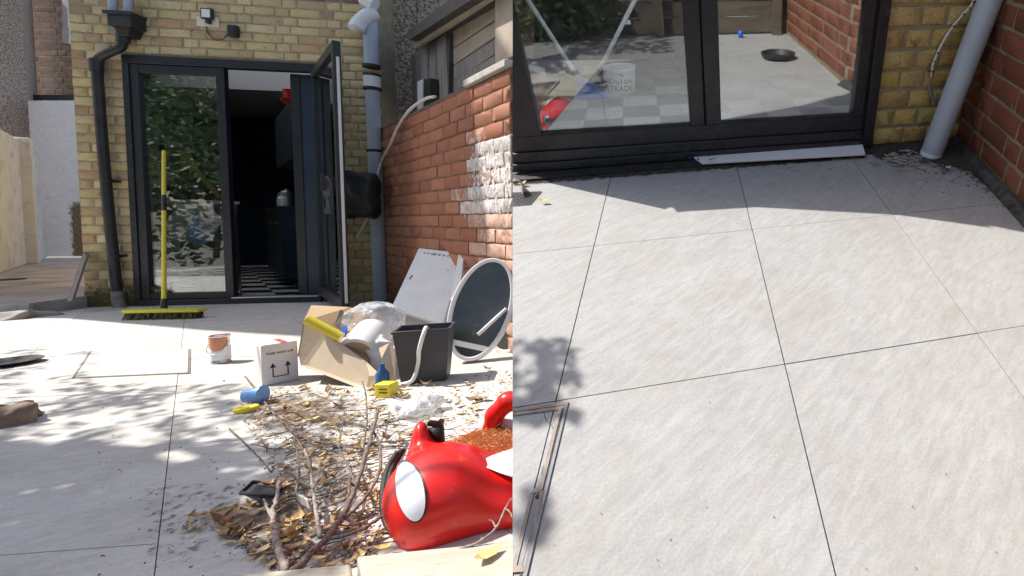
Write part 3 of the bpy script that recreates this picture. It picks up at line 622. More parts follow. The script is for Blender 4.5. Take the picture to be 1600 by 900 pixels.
MB().slab([O + e_ * uC + WN * .025 + ZA * wtop, O + e_ * (uC + (end - uC) * .5) + WN * .025 + ZA * wtop, O + e_ * (uC + (end - uC) * .5) - WN * .2 + ZA * wtop, O + e_ * uC - WN * .2 + ZA * wtop], ZA * .045).build('coping_stone', 'concrete', bw, bevel=.006)
MB().slab([O + e_ * (uC + (end - uC) * .505) + WN * .027 + ZA * wtop, O + e_ * end + WN * .027 + ZA * wtop, O + e_ * end - WN * .2 + ZA * wtop, O + e_ * (uC + (end - uC) * .505) - WN * .2 + ZA * wtop], ZA * .043).build('coping_stone', 'concrete', bw, bevel=.006)
MB().slab([O - WN * .0 + ZA * wtop, O + e_ * (uC - .01) + ZA * wtop, O + e_ * (uC - .01) - WN * .2 + ZA * wtop, O - WN * .2 + ZA * wtop], ZA * .02).build('top_course', 'brick_dark', bw)
def patch(name, parent, mat, org, ux, uy, w_, h_, wf, lift, XF=I4, nx=28, ny=28, amp=.0, kind='stuff', cut=False):
    """thin uneven layer of dirt or paint; wf(u,v) in 0..1 says how thick it lies"""
    m = MB(); m.w = []; n = V(ux).cross(V(uy)).normalized()
    for j in range(ny + 1):
        for i in range(nx + 1):
            u, v = i / nx, j / ny; k = max(0.0, min(1.0, wf(u, v)))
            p = V(org) + V(ux) * (w_ * u) + V(uy) * (h_ * v); p = p + n * (lift + amp * k * (.4 + abs(NZ.noise(p * 14)))); m.v.append(p); m.w.append(k)
    for j in range(ny):
        for i in range(nx):
            a = j * (nx + 1) + i; m.f.append((a, a + 1, a + nx + 2, a + nx + 1))
    if cut: m.w = m.w
    return m.build(name, mat, parent, XF=XF, kind=kind, smooth=True, at=None if parent else V(org))
def sm(a, b, x):
    t = max(0, min(1, (x - a) / (b - a))); return t * t * (3 - 2 * t)
uA = (wp(700, 300) - O).dot(e_); zA, zB = wp(790, 345).z, wp(790, 205).z
patch('paint_smears', bw, 'whitewash_thin', O + e_ * (uA - .05) + ZA * (zA - .25), e_, ZA, end - uA + .05, zB - zA + .42, lambda u, v: .66 * sm(0, .6, u) * sm(0, .5, v) * sm(1.0, .66, v), .0092, nx=40, ny=40)
patch('paint_runs', bw, 'whitewash_thin', O + e_ * (uA + .1) + ZA * .3, e_, ZA, end - uA - .1, zA - .1, lambda u, v: .55 * sm(0, .3, u) * sm(0, .8, v), .0088)
patch('stain', bw, 'dirt_brown', O + ZA * .0, e_, ZA, end, .35, lambda u, v: .6 * sm(1, .1, v), .0088)
# neighbour's render column and lean-to behind the wall
nb = thing('neighbour_house_corner', 'pebbledashed neighbour house corner rising behind the grey soil pipe', 'house', onY(640, 190, F0 + .25))
pc0, pc1 = onY(598, 100, F0 + .18), onY(800, 100, F0 + .18)
MB().slab([V((pc0.x, F0 + .30, .9)), V((onY(690, 100, F0 + .3).x, F0 + .3, .9)), V((onY(690, 100, F0 + .3).x, F0 + .3, 3.6)), V((pc0.x, F0 + .3, 3.6))], (0, 1.6, 0)).build('wall', 'pebbledash', nb)
MB().span((pc0.x + .0, F0 + .20, .9), (onY(612, 100, F0 + .2).x, F0 + .299, 1.72)).build('pier', 'concrete', nb)
off = -.30
def sp3(x, y, o=off): return wp(x, y, o)
shed = thing('lean_to_shed', 'weathered timber lean-to with dark eaves and boarded window behind the wall', 'shed', sp3(700, 170))
def spoly(pts, th, nm, mat, o=off, bv=0): return MB().slab([sp3(x, y, o) for x, y in pts], -WN * th).build(nm, mat, shed, bevel=bv)
spoly([(628, 58), (640, 62), (815, -52), (815, -75), (800, -80)], .16, 'eaves_board', 'dark_wood', off + .16)
spoly([(640, 62), (648, 75), (815, -35), (815, -52)], .03, 'fascia', 'beige_wood', off + .1)
for k, (a, b, c_, d_) in enumerate([(641, 655, 88, 185), (656, 668, 76, 172), (669, 681, 68, 165), (682, 696, 58, 160)]):
    spoly([(a, d_), (b + (4 if k == 3 else 0), d_ - 8), (b, c_ - 10), (a, c_)], .02, 'weatherboard', 'old_wood', off + .012 * (k % 2), .003)
for k in range(3):
    spoly([(704, 52 + 27 * k), (776, 5 + 27 * k), (776, 28 + 27 * k), (706, 76 + 27 * k)], .02, 'shutter_board', 'beige_wood' if k != 2 else 'old_wood', off - .02, .003)
spoly([(697, 155), (702, 152), (702, 50), (697, 54)], .05, 'post', 'dark_wood', off + .01)
spoly([(704, 128), (776, 85), (776, 100), (704, 148)], .02, 'weatherboard', 'old_wood', off - .02)
spoly([(773, 105), (806, 85), (806, -60), (773, -40)], .12, 'post', 'beige_wood', off + .05, .006)
spoly([(640, 200), (815, 90), (815, -30), (640, 80)], .02, 'backing', 'dark_wood', off - .08)
spoly([(652, 176), (660, 172), (660, 124), (652, 127)], .06, 'trim', 'white_pvc', off + .08, .003); spoly([(662, 172), (672, 166), (672, 122), (662, 124)], .06, 'vent', 'black_plastic', off + .08, .003)
# ------------------------------------------------------------ left of the house: alley, garden wall, buildings behind
ga, gb, gc = gr(-60, 448, .1), gr(42, 413, .1), gr(76, 403, .1)
gw = thing('garden_wall', 'cream rendered garden wall with a pier on the left of the alley', 'wall', ga)
ht = at(0, 198, (gr(0, 425, .1) - CAM).dot(FW)).z
gd = (gb - ga).normalized(); gn = V((-gd.y, gd.x, 0))
MB().slab([ga - gd * 1.5 + ZA * 0, gb, gb + ZA * (ht - .1), ga - gd * 1.5 + ZA * (ht - .1)], gn * .2).build('wall', 'render_cream', gw, bevel=.015)
MB().slab([gb - gd * .02 - gn * .1, gb + gd * .28 - gn * .1, gb + gd * .28 + gn * .25, gb - gd * .02 + gn * .25], ZA * (ht - .06)).build('pier', 'render_cream', gw, bevel=.012)
gt = gr(62, 404, .1)
MB().slab([gb + gd * .28, gb + gd * 1.9, gb + gd * 1.9 + ZA * (ht - .45), gb + gd * .28 + ZA * (ht - .25)], gn * .2).build('wall', 'render_cream', gw)
zf = 9.6
whp = [at(59, 402, zf), at(124, 400, zf), at(124, 148, zf), at(59, 160, zf)]
ww_ = thing('white_wall', 'white painted brick wall closing the end of the alley', 'wall', whp[0])
zb = whp[0].z
hO = V((whp[0].x, whp[0].y, .09)); hU = (V((whp[1].x, whp[1].y, 0)) - V((whp[0].x, whp[0].y, 0))); wv = hU.length + .4; hU.normalize()
hN = hU.cross(ZA)
MB().slab([hO - hN * .001, hO + hU * wv - hN * .001, hO + hU * wv + ZA * (whp[3].z - .1) - hN * .001, hO + ZA * (whp[3].z - .1) - hN * .001], -hN * .2).build('mortar_bed', 'paint_white', ww_)
bricks(ww_, hO, hU, ZA, wv, whp[3].z - .1, 'paint_white', course=.085, blen=.25, maxn=0)
patch('bare_patch', ww_, 'dirt_brown', hO + hU * (wv * .30), hU, ZA, wv * .65, 1.15, lambda u, v: 1.1 * sm(.2, .6, u) * sm(1, .8, u) * sm(1, .75, v), .012)
dk = thing('brick_house_behind', 'dark brown brick house behind the end of the alley', 'house', at(70, 160, 11))
q0, q1 = at(26, 160, 11.0), at(112, 160, 11.0); qU = V((q1.x - q0.x, q1.y - q0.y, 0)); ql = qU.length + .6; qU.normalize(); q0 = V((q0.x, q0.y, 2.2)) - qU * .3; qN = qU.cross(ZA)
MB().slab([q0 - qN * .001, q0 + qU * ql - qN * .001, q0 + qU * ql + ZA * 3.6 - qN * .001, q0 + ZA * 3.6 - qN * .001], -qN * .3).build('mortar_bed', 'mortar', dk)
bricks(dk, q0, qU, ZA, ql, 3.5, 'brick_dark', course=.115, blen=.34, maxn=0)
MB().slab([at(30, 148, 10.2), at(124, 148, 10.2), at(124, 160, 10.2), at(30, 162, 10.2)], (0, .8, 0)).build('ledge', 'slate_roof', dk)
MB().slab([at(96, -10, 10.6), at(105, -10, 10.6), at(107, 60, 10.6), at(98, 60, 10.6)], (0, .1, 0)).build('waste_pipe', 'white_pvc', dk, bevel=.01)
MB().slab([at(97, 43, 10.5), at(108, 43, 10.5), at(108, 68, 10.5), at(97, 66, 10.5)], (0, .1, 0)).build('pipe_bracket', 'white_pvc', dk)
rh = thing('rendered_house', 'pebbledashed neighbour house above the garden wall at the left edge', 'house', at(10, 200, 8.2))
b0, b1 = at(-160, 225, 8.0), at(47, 215, 9.6); bU = V((b1.x - b0.x, b1.y - b0.y, 0)).normalized()
b0 = V((b0.x, b0.y, 0)); b1 = V((b1.x, b1.y, 0))
MB().slab([b0, b1, b1 + ZA * 6, b0 + ZA * 6], V((-1.2, 1.4, 0))).build('wall', 'pebbledash', rh)
# added slab beyond the left edge, its edge shaped to shade the house front
def to_x(p, X=-6.5): return p + SUN * ((X - p.x) / SUN.x)
edge = [to_x(p) for p in (gr(190, 495), gr(300, 504), gr(410, 513), gr(560, 522), gr(690, 536), wp(768, 400), wp(752, 250), wp(735, 128))]
poly = [V((-6.5, edge[0].y + .25, 0))] + edge + [V((-6.5, edge[-1].y, edge[-1].z + .5)), V((-6.5, 6.15, edge[-1].z + .5)), V((-6.5, 6.15, 0))]
MB().slab(poly, (-.35, 0, 0)).build('shade_slab', 'brick_dark', label='tall brown slab added beyond the left edge to shade the house front', cat='shade slab')
# ============================================================ LARGE STRUCTURE, second view: patio in front of the same kind of doors
def u_(x, y, z): return V((x * S, y * S, z * S))
TB, TSK = 1.214254, -0.081925
p2 = thing('sunny_patio', None, None, (.4, -1, 0), XF=RM, kind='structure')
def tcor(i, j): return V(((i + TB * j * math.sin(TSK)) * S, -(TB * j * math.cos(TSK)) * S, 0))
MB().slab([(-3.6, -5.6, -.013), (2.6, -5.6, -.013), (2.6, .3, -.013), (-3.6, .3, -.013)], (0, 0, -.12)).build('grout_bed', 'grout', p2, XF=RM, cut=False) if False else None
m = MB().slab([(-1.5, -2.30, -.0135), (2.6, -2.30, -.0135), (2.6, .3, -.0135), (-1.5, .3, -.0135)], (0, 0, -.10)); m.build('grout_bed', 'grout_light', p2, XF=RM, cut=True)
MB().slab([(-3.4, -6.6, -.0135), (2.6, -6.6, -.0135), (2.6, -2.302, -.0135), (-3.4, -2.302, -.0135)], (0, 0, -.10)).build('grout_bed', 'grout', p2, XF=RM)
for i in range(-5, 5):
    for j in range(-1, 10):
        e = .0015; q = [tcor(i, j) + V((e, -e, 0)), tcor(i + 1, j) + V((-e, -e, 0)), tcor(i + 1, j + 1) + V((-e, e, 0)), tcor(i, j + 1) + V((e, e, 0))]
        if j == -1:
            q[0].y = min(q[0].y, .28); q[1].y = q[0].y
        c = sum(q, V()) / 4; dz = U(-.0006, .0006)
        mm = MB().slab([p + V((0, 0, dz - .012)) for p in q], (0, 0, .012))
        cut_ = c.y > -2.15
        if not cut_ and c.x < -3.3: continue
        o = mm.build('slab', 'porcelain', p2, XF=RM, cut=cut_)
# house front
h2 = thing('patio_house', 'yellow brick house corner with wide black framed doors reflecting the patio', 'house', u_(1.2, 0, 0), XF=RM)
xs0, xj, xw = -.9 * S, 2.235 * S, 3.22 * S
xg = [-.49 * S, .640 * S, .890 * S, 2.03 * S]; zgb = .300 * S; zt = 1.245 * S
d2 = MB().span((xs0, -.045, .020), (xj - .001, .06, .095 * S)).build('door_frame', 'frame_black', h2, XF=RM, cut=True, bevel=.002)
def db(x0, x1, z0, z1, y0, y1, nm='frame_member', mat='frame_black', bv=.003): return MB().span((x0, y0, z0), (x1, y1, z1)).build(nm, mat, d2, XF=RM, cut=True, bevel=bv)
db(xs0, xj - .06, .0965 * S, .175 * S, -.030, .05); db(xs0, xj - .06, .1765 * S, zgb, -.016, .045)
db(xs0, xg[0], zgb + .001, zt, -.022, .05)
db(xg[1], .755 * S, zgb + .001, zt, -.018, .045); db(.768 * S, xg[2], zgb + .001, zt, -.018, .045); db(.756 * S, .767 * S, .178 * S, zt, -.006, .03)
db(xg[3], xg[3] + .055, zgb + .001, zt, -.018, .045); db(xg[3] + .058, xg[3] + .075, .1766 * S, zt, -.008, .03); db(xj - .055, xj - .002, .0966 * S, zt, -.040, .05)
for a, b in ((0, 1), (2, 3)):
    db(xg[a] + .0005, xg[b] - .0005, zgb + .0005, zgb + .010, -.012, .0, 'gasket', 'black_rubber', 0)
    MB().span((xg[a] - .004, .004, zgb), (xg[b] + .004, .012, zt)).build('glass_pane', 'pane_glass' if a == 0 else 'door_glass_coated', d2, XF=RM, cut='open')
MB().box((xj - .075, -.022, .42 * S), (.012, .012, .10)).build('hinge', 'black_plastic', d2, XF=RM, bevel=.003)
# unseen upper front, edge shaped to cast the floor shadow; brick pier; room behind
sl_ = RMI.to_3x3() @ SUN; prof = [(-.9, 1.2451)]
for x, y in ((850, 290), (905, 295), (1000, 304), (1180, 320), (1400, 332), (1500, 340), (1545, 352), (1600, 360)):
    p = fl(x, y); p = p + sl_ * (-p.y / sl_.y); prof.append((p.x / S, max(1.26, p.z / S)))
prof = [prof[0]] + sorted(prof[1:]); prof = [p for p in prof if p[0] > -.9]
prof = [(-.9, 1.2451), (3.4, 1.2451), (3.4, 3.7), (prof[-1][0] + .45, 3.7)] + prof[::-1] + [(-.9, 1.26)]
MB().slab([u_(x, 0, z) + V((0, -.02, 0)) for x, z in prof], (0, .10, 0)).build('shadow_edge_wall', 'mortar', h2, XF=RM, cut=True)
MB().span((xj, .002, -.02), (xw + .1, .15, 1.244 * S)).build('mortar_bed', 'mortar', h2, XF=RM)
bricks(h2, (xj + .003, 0, .004), XA, ZA, xw - xj - .006, .772, 'brick_gold', XF=RM, course=.0965, blen=.262, joint=.015, maxn=90, proud=.007)
zr = .10 * S
MB().span((-1.7, .062, zr - .05), (xw, 2.6, zr - .0125)).build('room_floor', 'grout', h2, XF=RM, cut=True)
MB().span((-1.7, .10, zt + .012), (xw, .80, zt + .0125)).build('added_light_panel', 'light_panel_opal', h2, XF=RM, cut=True)  # added opal panel, lets sun through to brighten this room
MB().span((-1.7, .801, zt + .012), (xw, 2.6, zt + .05)).build('ceiling', 'room_ceiling', h2, XF=RM, cut=True)
MB().span((-1.7, 2.602, zr - .05), (xw, 2.65, zt + .05)).build('back_wall', 'room_wall', h2, XF=RM, cut=True)
MB().span((xw - .3, .152, zr - .05), (xw - .28, 2.6, zt)).build('side_wall', 'room_wall', h2, XF=RM)
# left side closed along the end plane
sa, sb = RMI @ (CAM + ray(801, 450) * 2.2), RMI @ (CAM + ray(801, 450) * 5.5)
sA_, sB_ = V((fl(801.5, 262).x + .0, .07, 0)), None
def seam_at(y, z): # x where the end plane meets (y,z)
    n = L3.transposed() @ SEAM_N; return CL.x - (n.y * (y - CL.y) + n.z * (z - CL.z)) / n.x
P_ = [V((seam_at(y, z) + .0015, y, z)) for y, z in ((.065, zr - .04), (2.6, zr - .04), (2.6, zt + .01), (.065, zt + .01))]
MB().slab(P_, (.012, 0, 0)).build('side_wall', 'room_wall', h2, XF=RM)
cs = .20
for i in range(-9, 9):
    for j in range(0, 11):
        x0_ = .05 + i * cs; y0_ = .10 + j * cs
        if x0_ < seam_at(y0_, zr) - .3 or x0_ > xw - .32: continue
        MB().span((x0_ + .001, y0_ + .001, zr - .012), (x0_ + cs - .001, y0_ + cs - .001, zr)).build('floor_tile', 'check_pale' if (i + j) % 2 else 'check_grey', h2, XF=RM, cut=True)
# red boundary wall of this view
wb0, wb1 = fl(1497, 206, .05), fl(1600, 311, .05); wdir = (wb1 - wb0); wdir.z = 0; wdir.normalize(); wn2 = V((wdir.y, -wdir.x, 0)) 
if wn2.x > 0: wn2 = -wn2
W2 = wb0 - wdir * ((wb0.y - 0.0) / wdir.y); W2.z = 0
w2 = thing('red_brick_wall', 'dark red brick boundary wall at the right behind the leaning grey pipe', 'wall', W2, XF=RM)
L2 = 1.15
MB().slab([W2 - wn2 * .001, W2 + wdir * L2 - wn2 * .001, W2 + wdir * L2 + ZA * 1.5 - wn2 * .001, W2 + ZA * 1.5 - wn2 * .001], -wn2 * .2).build('mortar_bed', 'mortar_red', w2, XF=RM)
bricks(w2, W2 + ZA * .03, wdir, ZA, L2, 1.46, 'brick_red', XF=RM, course=.098, blen=.27, joint=.013, maxn=140, proud=.004)
W3 = W2 + wdir * L2; wd3 = V((.04, -1, 0)).normalized(); wn3 = V((-1, -.04, 0)).normalized()
MB().slab([W3 - wn3 * .001, W3 + wd3 * 4.4 - wn3 * .001, W3 + wd3 * 4.4 + ZA * 1.5 - wn3 * .001, W3 + ZA * 1.5 - wn3 * .001], -wn3 * .2).build('mortar_bed', 'mortar_red', w2, XF=RM)
bricks(w2, W3 + ZA * .03, wd3, ZA, 4.4, 1.46, 'brick_red', XF=RM, course=.098, blen=.27, joint=.013, maxn=140, proud=.004)
random.seed(3)
patch('paint_flecks', w2, 'whitewash_thin', W2 + ZA * .02, wdir, ZA, 1.2, .8, lambda u, v: .36, .0115, XF=RM, nx=12, ny=12)
patch('paint_patch', w2, 'whitewash', W3 + wd3 * .9 + ZA * .35, wd3, ZA, 2.2, .8, lambda u, v: .9 * sm(0, .25, u) * sm(1, .8, u) * sm(0, .25, v), .0118, XF=RM)
patch('green_growth', w2, 'moss', W2 + ZA * .3, wdir, ZA, .5, .6, lambda u, v: .55 * sm(1, .2, u), .0112, XF=RM, nx=10, ny=10)
# back of this yard (only mirrored in the panes)
f2 = thing('back_fence', 'old horizontal timber fence closing the yard, mirrored in the right pane', 'fence', (-.2, -3.0, 0), XF=RM)
for k in range(9): MB().span((-3.4, -3.03 - .012 * (k % 2), .02 + .15 * k), (1.9, -3.0 - .012 * (k % 2), .16 + .15 * k)).build('board', 'fence_brown', f2, XF=RM)
for x in (-3.2, -1.6, 0.35, 1.5): MB().span((x, -2.996, 0), (x + .08, -2.92, 1.5)).build('post', 'fence_brown', f2, XF=RM)
def leaf_card(m, c, s, d=None):
    a = V((U(-1, 1), U(-1, 1), U(-.6, .6))).normalized() if d is None else d; b = a.orthogonal().normalized(); b = (b * math.cos(rnd() * 6.28) + a.cross(b) * math.sin(rnd() * 6.28))
    m.add([c - a * s, c + b * s * .42, c + a * s, c - b * s * .42], [(0, 1, 2, 3)])
def bush(name, label, cat, c, rx, ry, rz, n, s, XF=I4, trunk=True):
    t = thing(name, label, cat, (c[0], c[1], 0), XF=XF); m = MB(); blobs = [(V((U(-1, 1) * rx, U(-1, 1) * ry, U(-.9, 1) * rz)), U(.25, .5)) for _ in range(16)]
    for _ in range(n):
        o_, r_ = random.choice(blobs); d = V((U(-1, 1), U(-1, 1), U(-1, 1))).normalized() * (rnd() ** .4)
        leaf_card(m, V(c) + o_ * .75 + V((d.x * rx, d.y * ry, d.z * rz)) * r_ * 1.3, s * U(.6, 1.3))
    m.build('crown', 'green_leaf', t, XF=XF)
    if trunk: MB().tube(curve([(c[0], c[1], 0), (c[0] + .05, c[1], c[2] * .5), (c[0] - .05, c[1] + .05, c[2])]), .05).build('trunk', 'bark', t, XF=XF)
    return t
random.seed(21)
bush('garden_bush', 'dense green bush behind the fence, mirrored dark in the left pane', 'bush', (-1.6, -3.5, 1.3), 1.9, .35, 1.2, 5200, .07, RM)
bush('overhanging_bush', 'leafy bush spilling over the fence end, mirrored in the panes', 'bush', (.6, -3.6, 1.6), 1.2, .3, .8, 2500, .06, RM)
# ============================================================ OBJECTS of the first view
def cam_frame(p): # level frame at p: x to the right as seen from the camera, y away
    d = V((p.x, p.y, 0)).normalized(); x = V((d.y, -d.x, 0)); m = M4((x, d, ZA)).transposed().to_4x4(); m.translation = p; return m
def zc(p): return (p - CAM).dot(FW)
def face_f(p, yaw_): # frame with x along the given yaw direction
    x = V((math.cos(R_(yaw_)), math.sin(R_(yaw_)), 0)); m = M4((x, ZA.cross(x), ZA)).transposed().to_4x4(); m.translation = p; return m
# -- rainwater hopper and downpipe
hp = fp(190, 36, .10)
rw = thing('rainwater_downpipe', 'black downpipe with hopper head and offset bend on the brick pier', 'drainpipe', fp(190, 480, .06))
m = MB(); k0, k1, k2 = fp(163, 16, .15), fp(204, 16, .15), fp(203, 56, .12); l2 = fp(170, 50, .16)
top = [V((k0.x, F0 - .15, k0.z)), V((k1.x, F0 - .15, k0.z)), V((k1.x, F0 - .005, k0.z)), V((k0.x, F0 - .005, k0.z))]
bot = [V((l2.x + .02, F0 - .11, k2.z)), V((k2.x - .02, F0 - .11, k2.z)), V((k2.x - .02, F0 - .005, k2.z)), V((l2.x + .02, F0 - .005, k2.z))]
m.add(bot + top, [(3, 2, 1, 0), (0, 1, 5, 4), (1, 2, 6, 5), (2, 3, 7, 6), (3, 0, 4, 7)])
inn = [p.lerp(sum(top, V()) / 4, .09) for p in top]; m.add(top + inn + [p - ZA * .12 for p in inn], [(0, 1, 5, 4), (1, 2, 6, 5), (2, 3, 7, 6), (3, 0, 4, 7), (4, 5, 9, 8), (5, 6, 10, 9), (6, 7, 11, 10), (7, 4, 8, 11), (8, 9, 10, 11)])
m.build('hopper', 'black_plastic', rw, bevel=.006)
MB().box((top[0] + top[1]) / 2 + V((0, -.003, -.012)), (k1.x - k0.x + .02, .012, .03)).build('rim', 'black_plastic', rw)
MB().tube([fp(193, 51, .07), fp(193, 66, .07)], .042, 16).build('outlet', 'black_plastic', rw, smooth=True, auto=40)
MB().tube(curve([fp(193, 60, .07), fp(189, 74, .07), fp(172, 82, .07), fp(156, 91, .06), fp(151, 104, .055)], 6), .033, 16).build('offset_bend', 'black_plastic', rw, smooth=True)
MB().tube(curve([fp(151, 98, .055), fp(160, 220, .055), fp(172, 350, .055), fp(184, 466, .055)], 6), .034, 16).build('pipe', 'black_plastic', rw, smooth=True, auto=60)
MB().tube([fp(150.6, 92, .055), fp(151.4, 112, .055)], .041, 16).build('socket', 'black_plastic', rw, smooth=True, auto=40)
MB().tube(curve([fp(184, 455, .055), fp(186, 474, .06), fp(193, 486, .10), fp(204, 492, .16)], 6), .04, 16).build('shoe', 'rusty_steel', rw, smooth=True)
for y in (283, 400): 
    p = fp(151 + (y - 98) * .0915, y, .055); MB().tube([p - ZA * .012, p + ZA * .012], .040, 16).box(p + V((0, .03, 0)), (.12, .02, .022)).build('bracket', 'black_plastic', rw)
MB().tube([fp(176, -20, .09), fp(177, 22, .09)], .030, 14).build('outlet_pipe', 'grey_pvc', rw, smooth=True, auto=50)
MB().tube([fp(200, -20, .09), fp(200, 26, .09)], .026, 14).build('outlet_pipe', 'grey_pvc', rw, smooth=True, auto=50)
# -- security light, cable and sensor
sl = thing('security_light', 'small square white security light above the doors', 'lamp', fp(322, 24, .02))
a, b = fp(313, 12, .05), fp(332, 30, .05)
MB().span((a.x, F0 - .055, b.z), (b.x, F0 - .03, a.z)).build('housing', 'black_plastic', sl, bevel=.003)
MB().span((a.x + .012, F0 - .059, b.z + .012), (b.x - .012, F0 - .0552, a.z - .012)).build('lens', 'white_plastic', sl)
MB().span((a.x + .03, F0 - .05, b.z - .035), (b.x - .03, F0 - .008, b.z - .001)).build('bracket', 'black_plastic', sl)
MB().span((a.x - .06, F0 - .015, b.z - .055), (b.x + .02, F0 - .006, b.z + .03)).build('back_plate', 'render_cream', sl)
MB().tube(curve([fp(322, 38, .012), fp(325, 52, .012), fp(336, 62, .012), fp(348, 61, .012), fp(357, 52, .012)], 6), .0035, 6).build('light_cable', 'black_plastic', label='thin black cable looping from the white light to the dark box', cat='cable', smooth=True)
a, b = fp(354, 38, .05), fp(369, 57, .05); jb = thing('junction_box', 'small dark square box on the bricks right of the white light', 'box', (a.x, F0 - .04, b.z))
MB().span((a.x, F0 - .05, b.z), (b.x, F0 - .005, a.z)).build('casing', 'black_plastic', jb, bevel=.005); MB().span((a.x + .012, F0 - .054, b.z + .012), (b.x - .012, F0 - .0502, a.z - .012)).build('lid', 'black_rubber', jb)
# -- soil pipe
sp_ = thing('soil_pipe', 'tall grey soil pipe with black rubber collars right of the open door', 'drainpipe', fp(583, 470, .1))
X0 = fp(584, 200, .10).x
MB().tube([V((X0 + .01, F0 - .1, fp(580, 470, .1).z - .05)), V((X0, F0 - .1, fp(584, 142, .1).z))], .056, 24).build('pipe', 'grey_pvc', sp_, smooth=True, auto=50)
MB().tube([V((X0, F0 - .1, fp(584, 105, .1).z)), V((X0, F0 - .1, 3.4))], .058, 24).build('pipe', 'grey_pvc', sp_, smooth=True, auto=50)
MB().tube([V((X0, F0 - .1, fp(584, 139, .1).z)), V((X0, F0 - .1, fp(584, 118, .1).z))], .066, 24).build('collar', 'white_pvc', sp_, smooth=True, auto=50)
for y, r in ((104, .069), (118, .068), (139, .069), (236, .062)):
    p = V((X0, F0 - .1, fp(584, y, .1).z)); MB().tube([p - ZA * .012, p + ZA * .012], r, 24).build('rubber_ring', 'black_rubber', sp_, smooth=True, auto=50)
MB().tube(curve([fp(586, 20, .12), fp(572, 26, .16), fp(560, 38, .18), fp(556, 46, .2)], 6), [.06] * 12 + [.062] * 7, 20).build('elbow', 'white_pvc', sp_, smooth=True)
p = fp(578, 2, .16); MB().tube([p + V((-.05, 0, .02)), p + V((.04, 0, -.03))], .060, 20).build('branch_socket', 'white_pvc', sp_, smooth=True, auto=50)
MB().tube([p + V((-.062, 0, .026)), p + V((-.05, 0, .02))], .05, 20).build('socket_mouth', 'black_rubber', sp_, smooth=True, auto=50)
# -- loose cable down the wall
MB().tube(curve([wp(680, 151, .03), wp(664, 155, .04), wp(640, 172, .05), wp(622, 198, .05), wp(610, 225, .06), fp(597, 250, .2), fp(590, 275, .22), fp(592, 300, .22), fp(585, 325, .2), fp(570, 350, .2), fp(558, 372, .2)], 8), .011, 8).build('loose_cable', 'white_cable', label='thick off white cable hanging in a curve from the wall top to behind the pipe', cat='cable', smooth=True)
# -- black rubbish sack hanging behind the door leaf
def blob_mesh(lo, hi, h, fn): return nets(fn, lo, hi, h)
def sdf_build(name, mat, M, lo, hi, h, fn, parent=None, **kw):
    vs, fs = nets(fn, lo, hi, h); m = MB(); m.v = [M @ v for v in vs]; m.f = fs
    return m.build(name, mat, parent, smooth=True, **kw)
def ell(X, Y, Z, c, r):
    return (np.sqrt(((X - c[0]) / r[0]) ** 2 + ((Y - c[1]) / r[1]) ** 2 + ((Z - c[2]) / r[2]) ** 2) - 1) * min(r)
def rbox(X, Y, Z, c, b, r):
    q = [np.abs(A - c[i]) - b[i] + r for i, A in enumerate((X, Y, Z))]
    return np.sqrt(sum(np.maximum(t, 0) ** 2 for t in q)) + np.minimum(np.maximum(q[0], np.maximum(q[1], q[2])), 0) - r
def smin(a, b, k):
    h = np.clip(.5 + .5 * (b - a) / k, 0, 1); return b + (a - b) * h - k * h * (1 - h)
def caps(X, Y, Z, a, b, ra, rb=None):
    a = np.array(a, float); b = np.array(b, float); rb = ra if rb is None else rb; d = b - a; L = (d ** 2).sum()
    t = np.clip(((X - a[0]) * d[0] + (Y - a[1]) * d[1] + (Z - a[2]) * d[2]) / L, 0, 1)
    return np.sqrt((X - a[0] - d[0] * t) ** 2 + (Y - a[1] - d[1] * t) ** 2 + (Z - a[2] - d[2] * t) ** 2) - (ra + (rb - ra) * t)
def wob(X, Y, Z, k, s=0): return np.sin(X * k + 1.3 * np.sin(Y * k * 1.3 + s) + s) * np.sin(Y * k * .9 + 1.1 * np.sin(Z * k * 1.2 - s)) * np.sin(Z * k * 1.1 + 1.2 * np.sin(X * k * .8 + 2 * s))
q = onY(551, 305, F0 - .35); Mq = M4.Translation(q)
sdf_build('black_sack', 'black_plastic', Mq, (-.28, -.2, -.28), (.28, .2, .3), .016, lambda X, Y, Z: rbox(X, Y, Z, (0, 0, 0), (.2, .10, .20), .08) + .02 * wob(X, Y, Z, 22) + .3 * np.maximum(0, Z - .1) * 0, label='bulging black sack hanging between the open door leaf and the grey pipe', cat='bag')
MB().tube([q + V((0, .1, .2)), q + V((.0, .33, .26))], .006, 6).build('hook', 'steel', label='small steel hook holding the black sack', cat='hook')
# -- broom
br = thing('broom', 'yellow handled broom standing upright against the left glass pane', 'broom', gr(257, 497))
bp = gr(257, 496); bc = bp + ZA * .045; tp = onY(256, 236, F0 - .08)
MB().tube([bc + ZA * .05, bc.lerp(tp, .28), bc.lerp(tp, .62), tp], [.014, .0135, .0135, .013], 14).build('handle', 'yellow_plastic', br, smooth=True, auto=50)
MB().tube([bc.lerp(tp, .60), bc.lerp(tp, .70)], .0148, 14).build('grip', 'black_plastic', br, smooth=True, auto=50)
MB().tube([bc + ZA * .012, bc + ZA * .10], [.022, .016], 14).build('socket', 'black_plastic', br, smooth=True, auto=50)
bl_, br_ = gr(199, 499), gr(318, 497); bd = (br_ - bl_); bL = bd.length; bd.normalize(); Rb = M4((bd, ZA.cross(bd), ZA)).transposed()
MB().box((bl_ + br_) / 2 + ZA * .062, (bL, .075, .022), Rb).build('head', 'broom_yellow', br, bevel=.006)
m = MB(); random.seed(9)
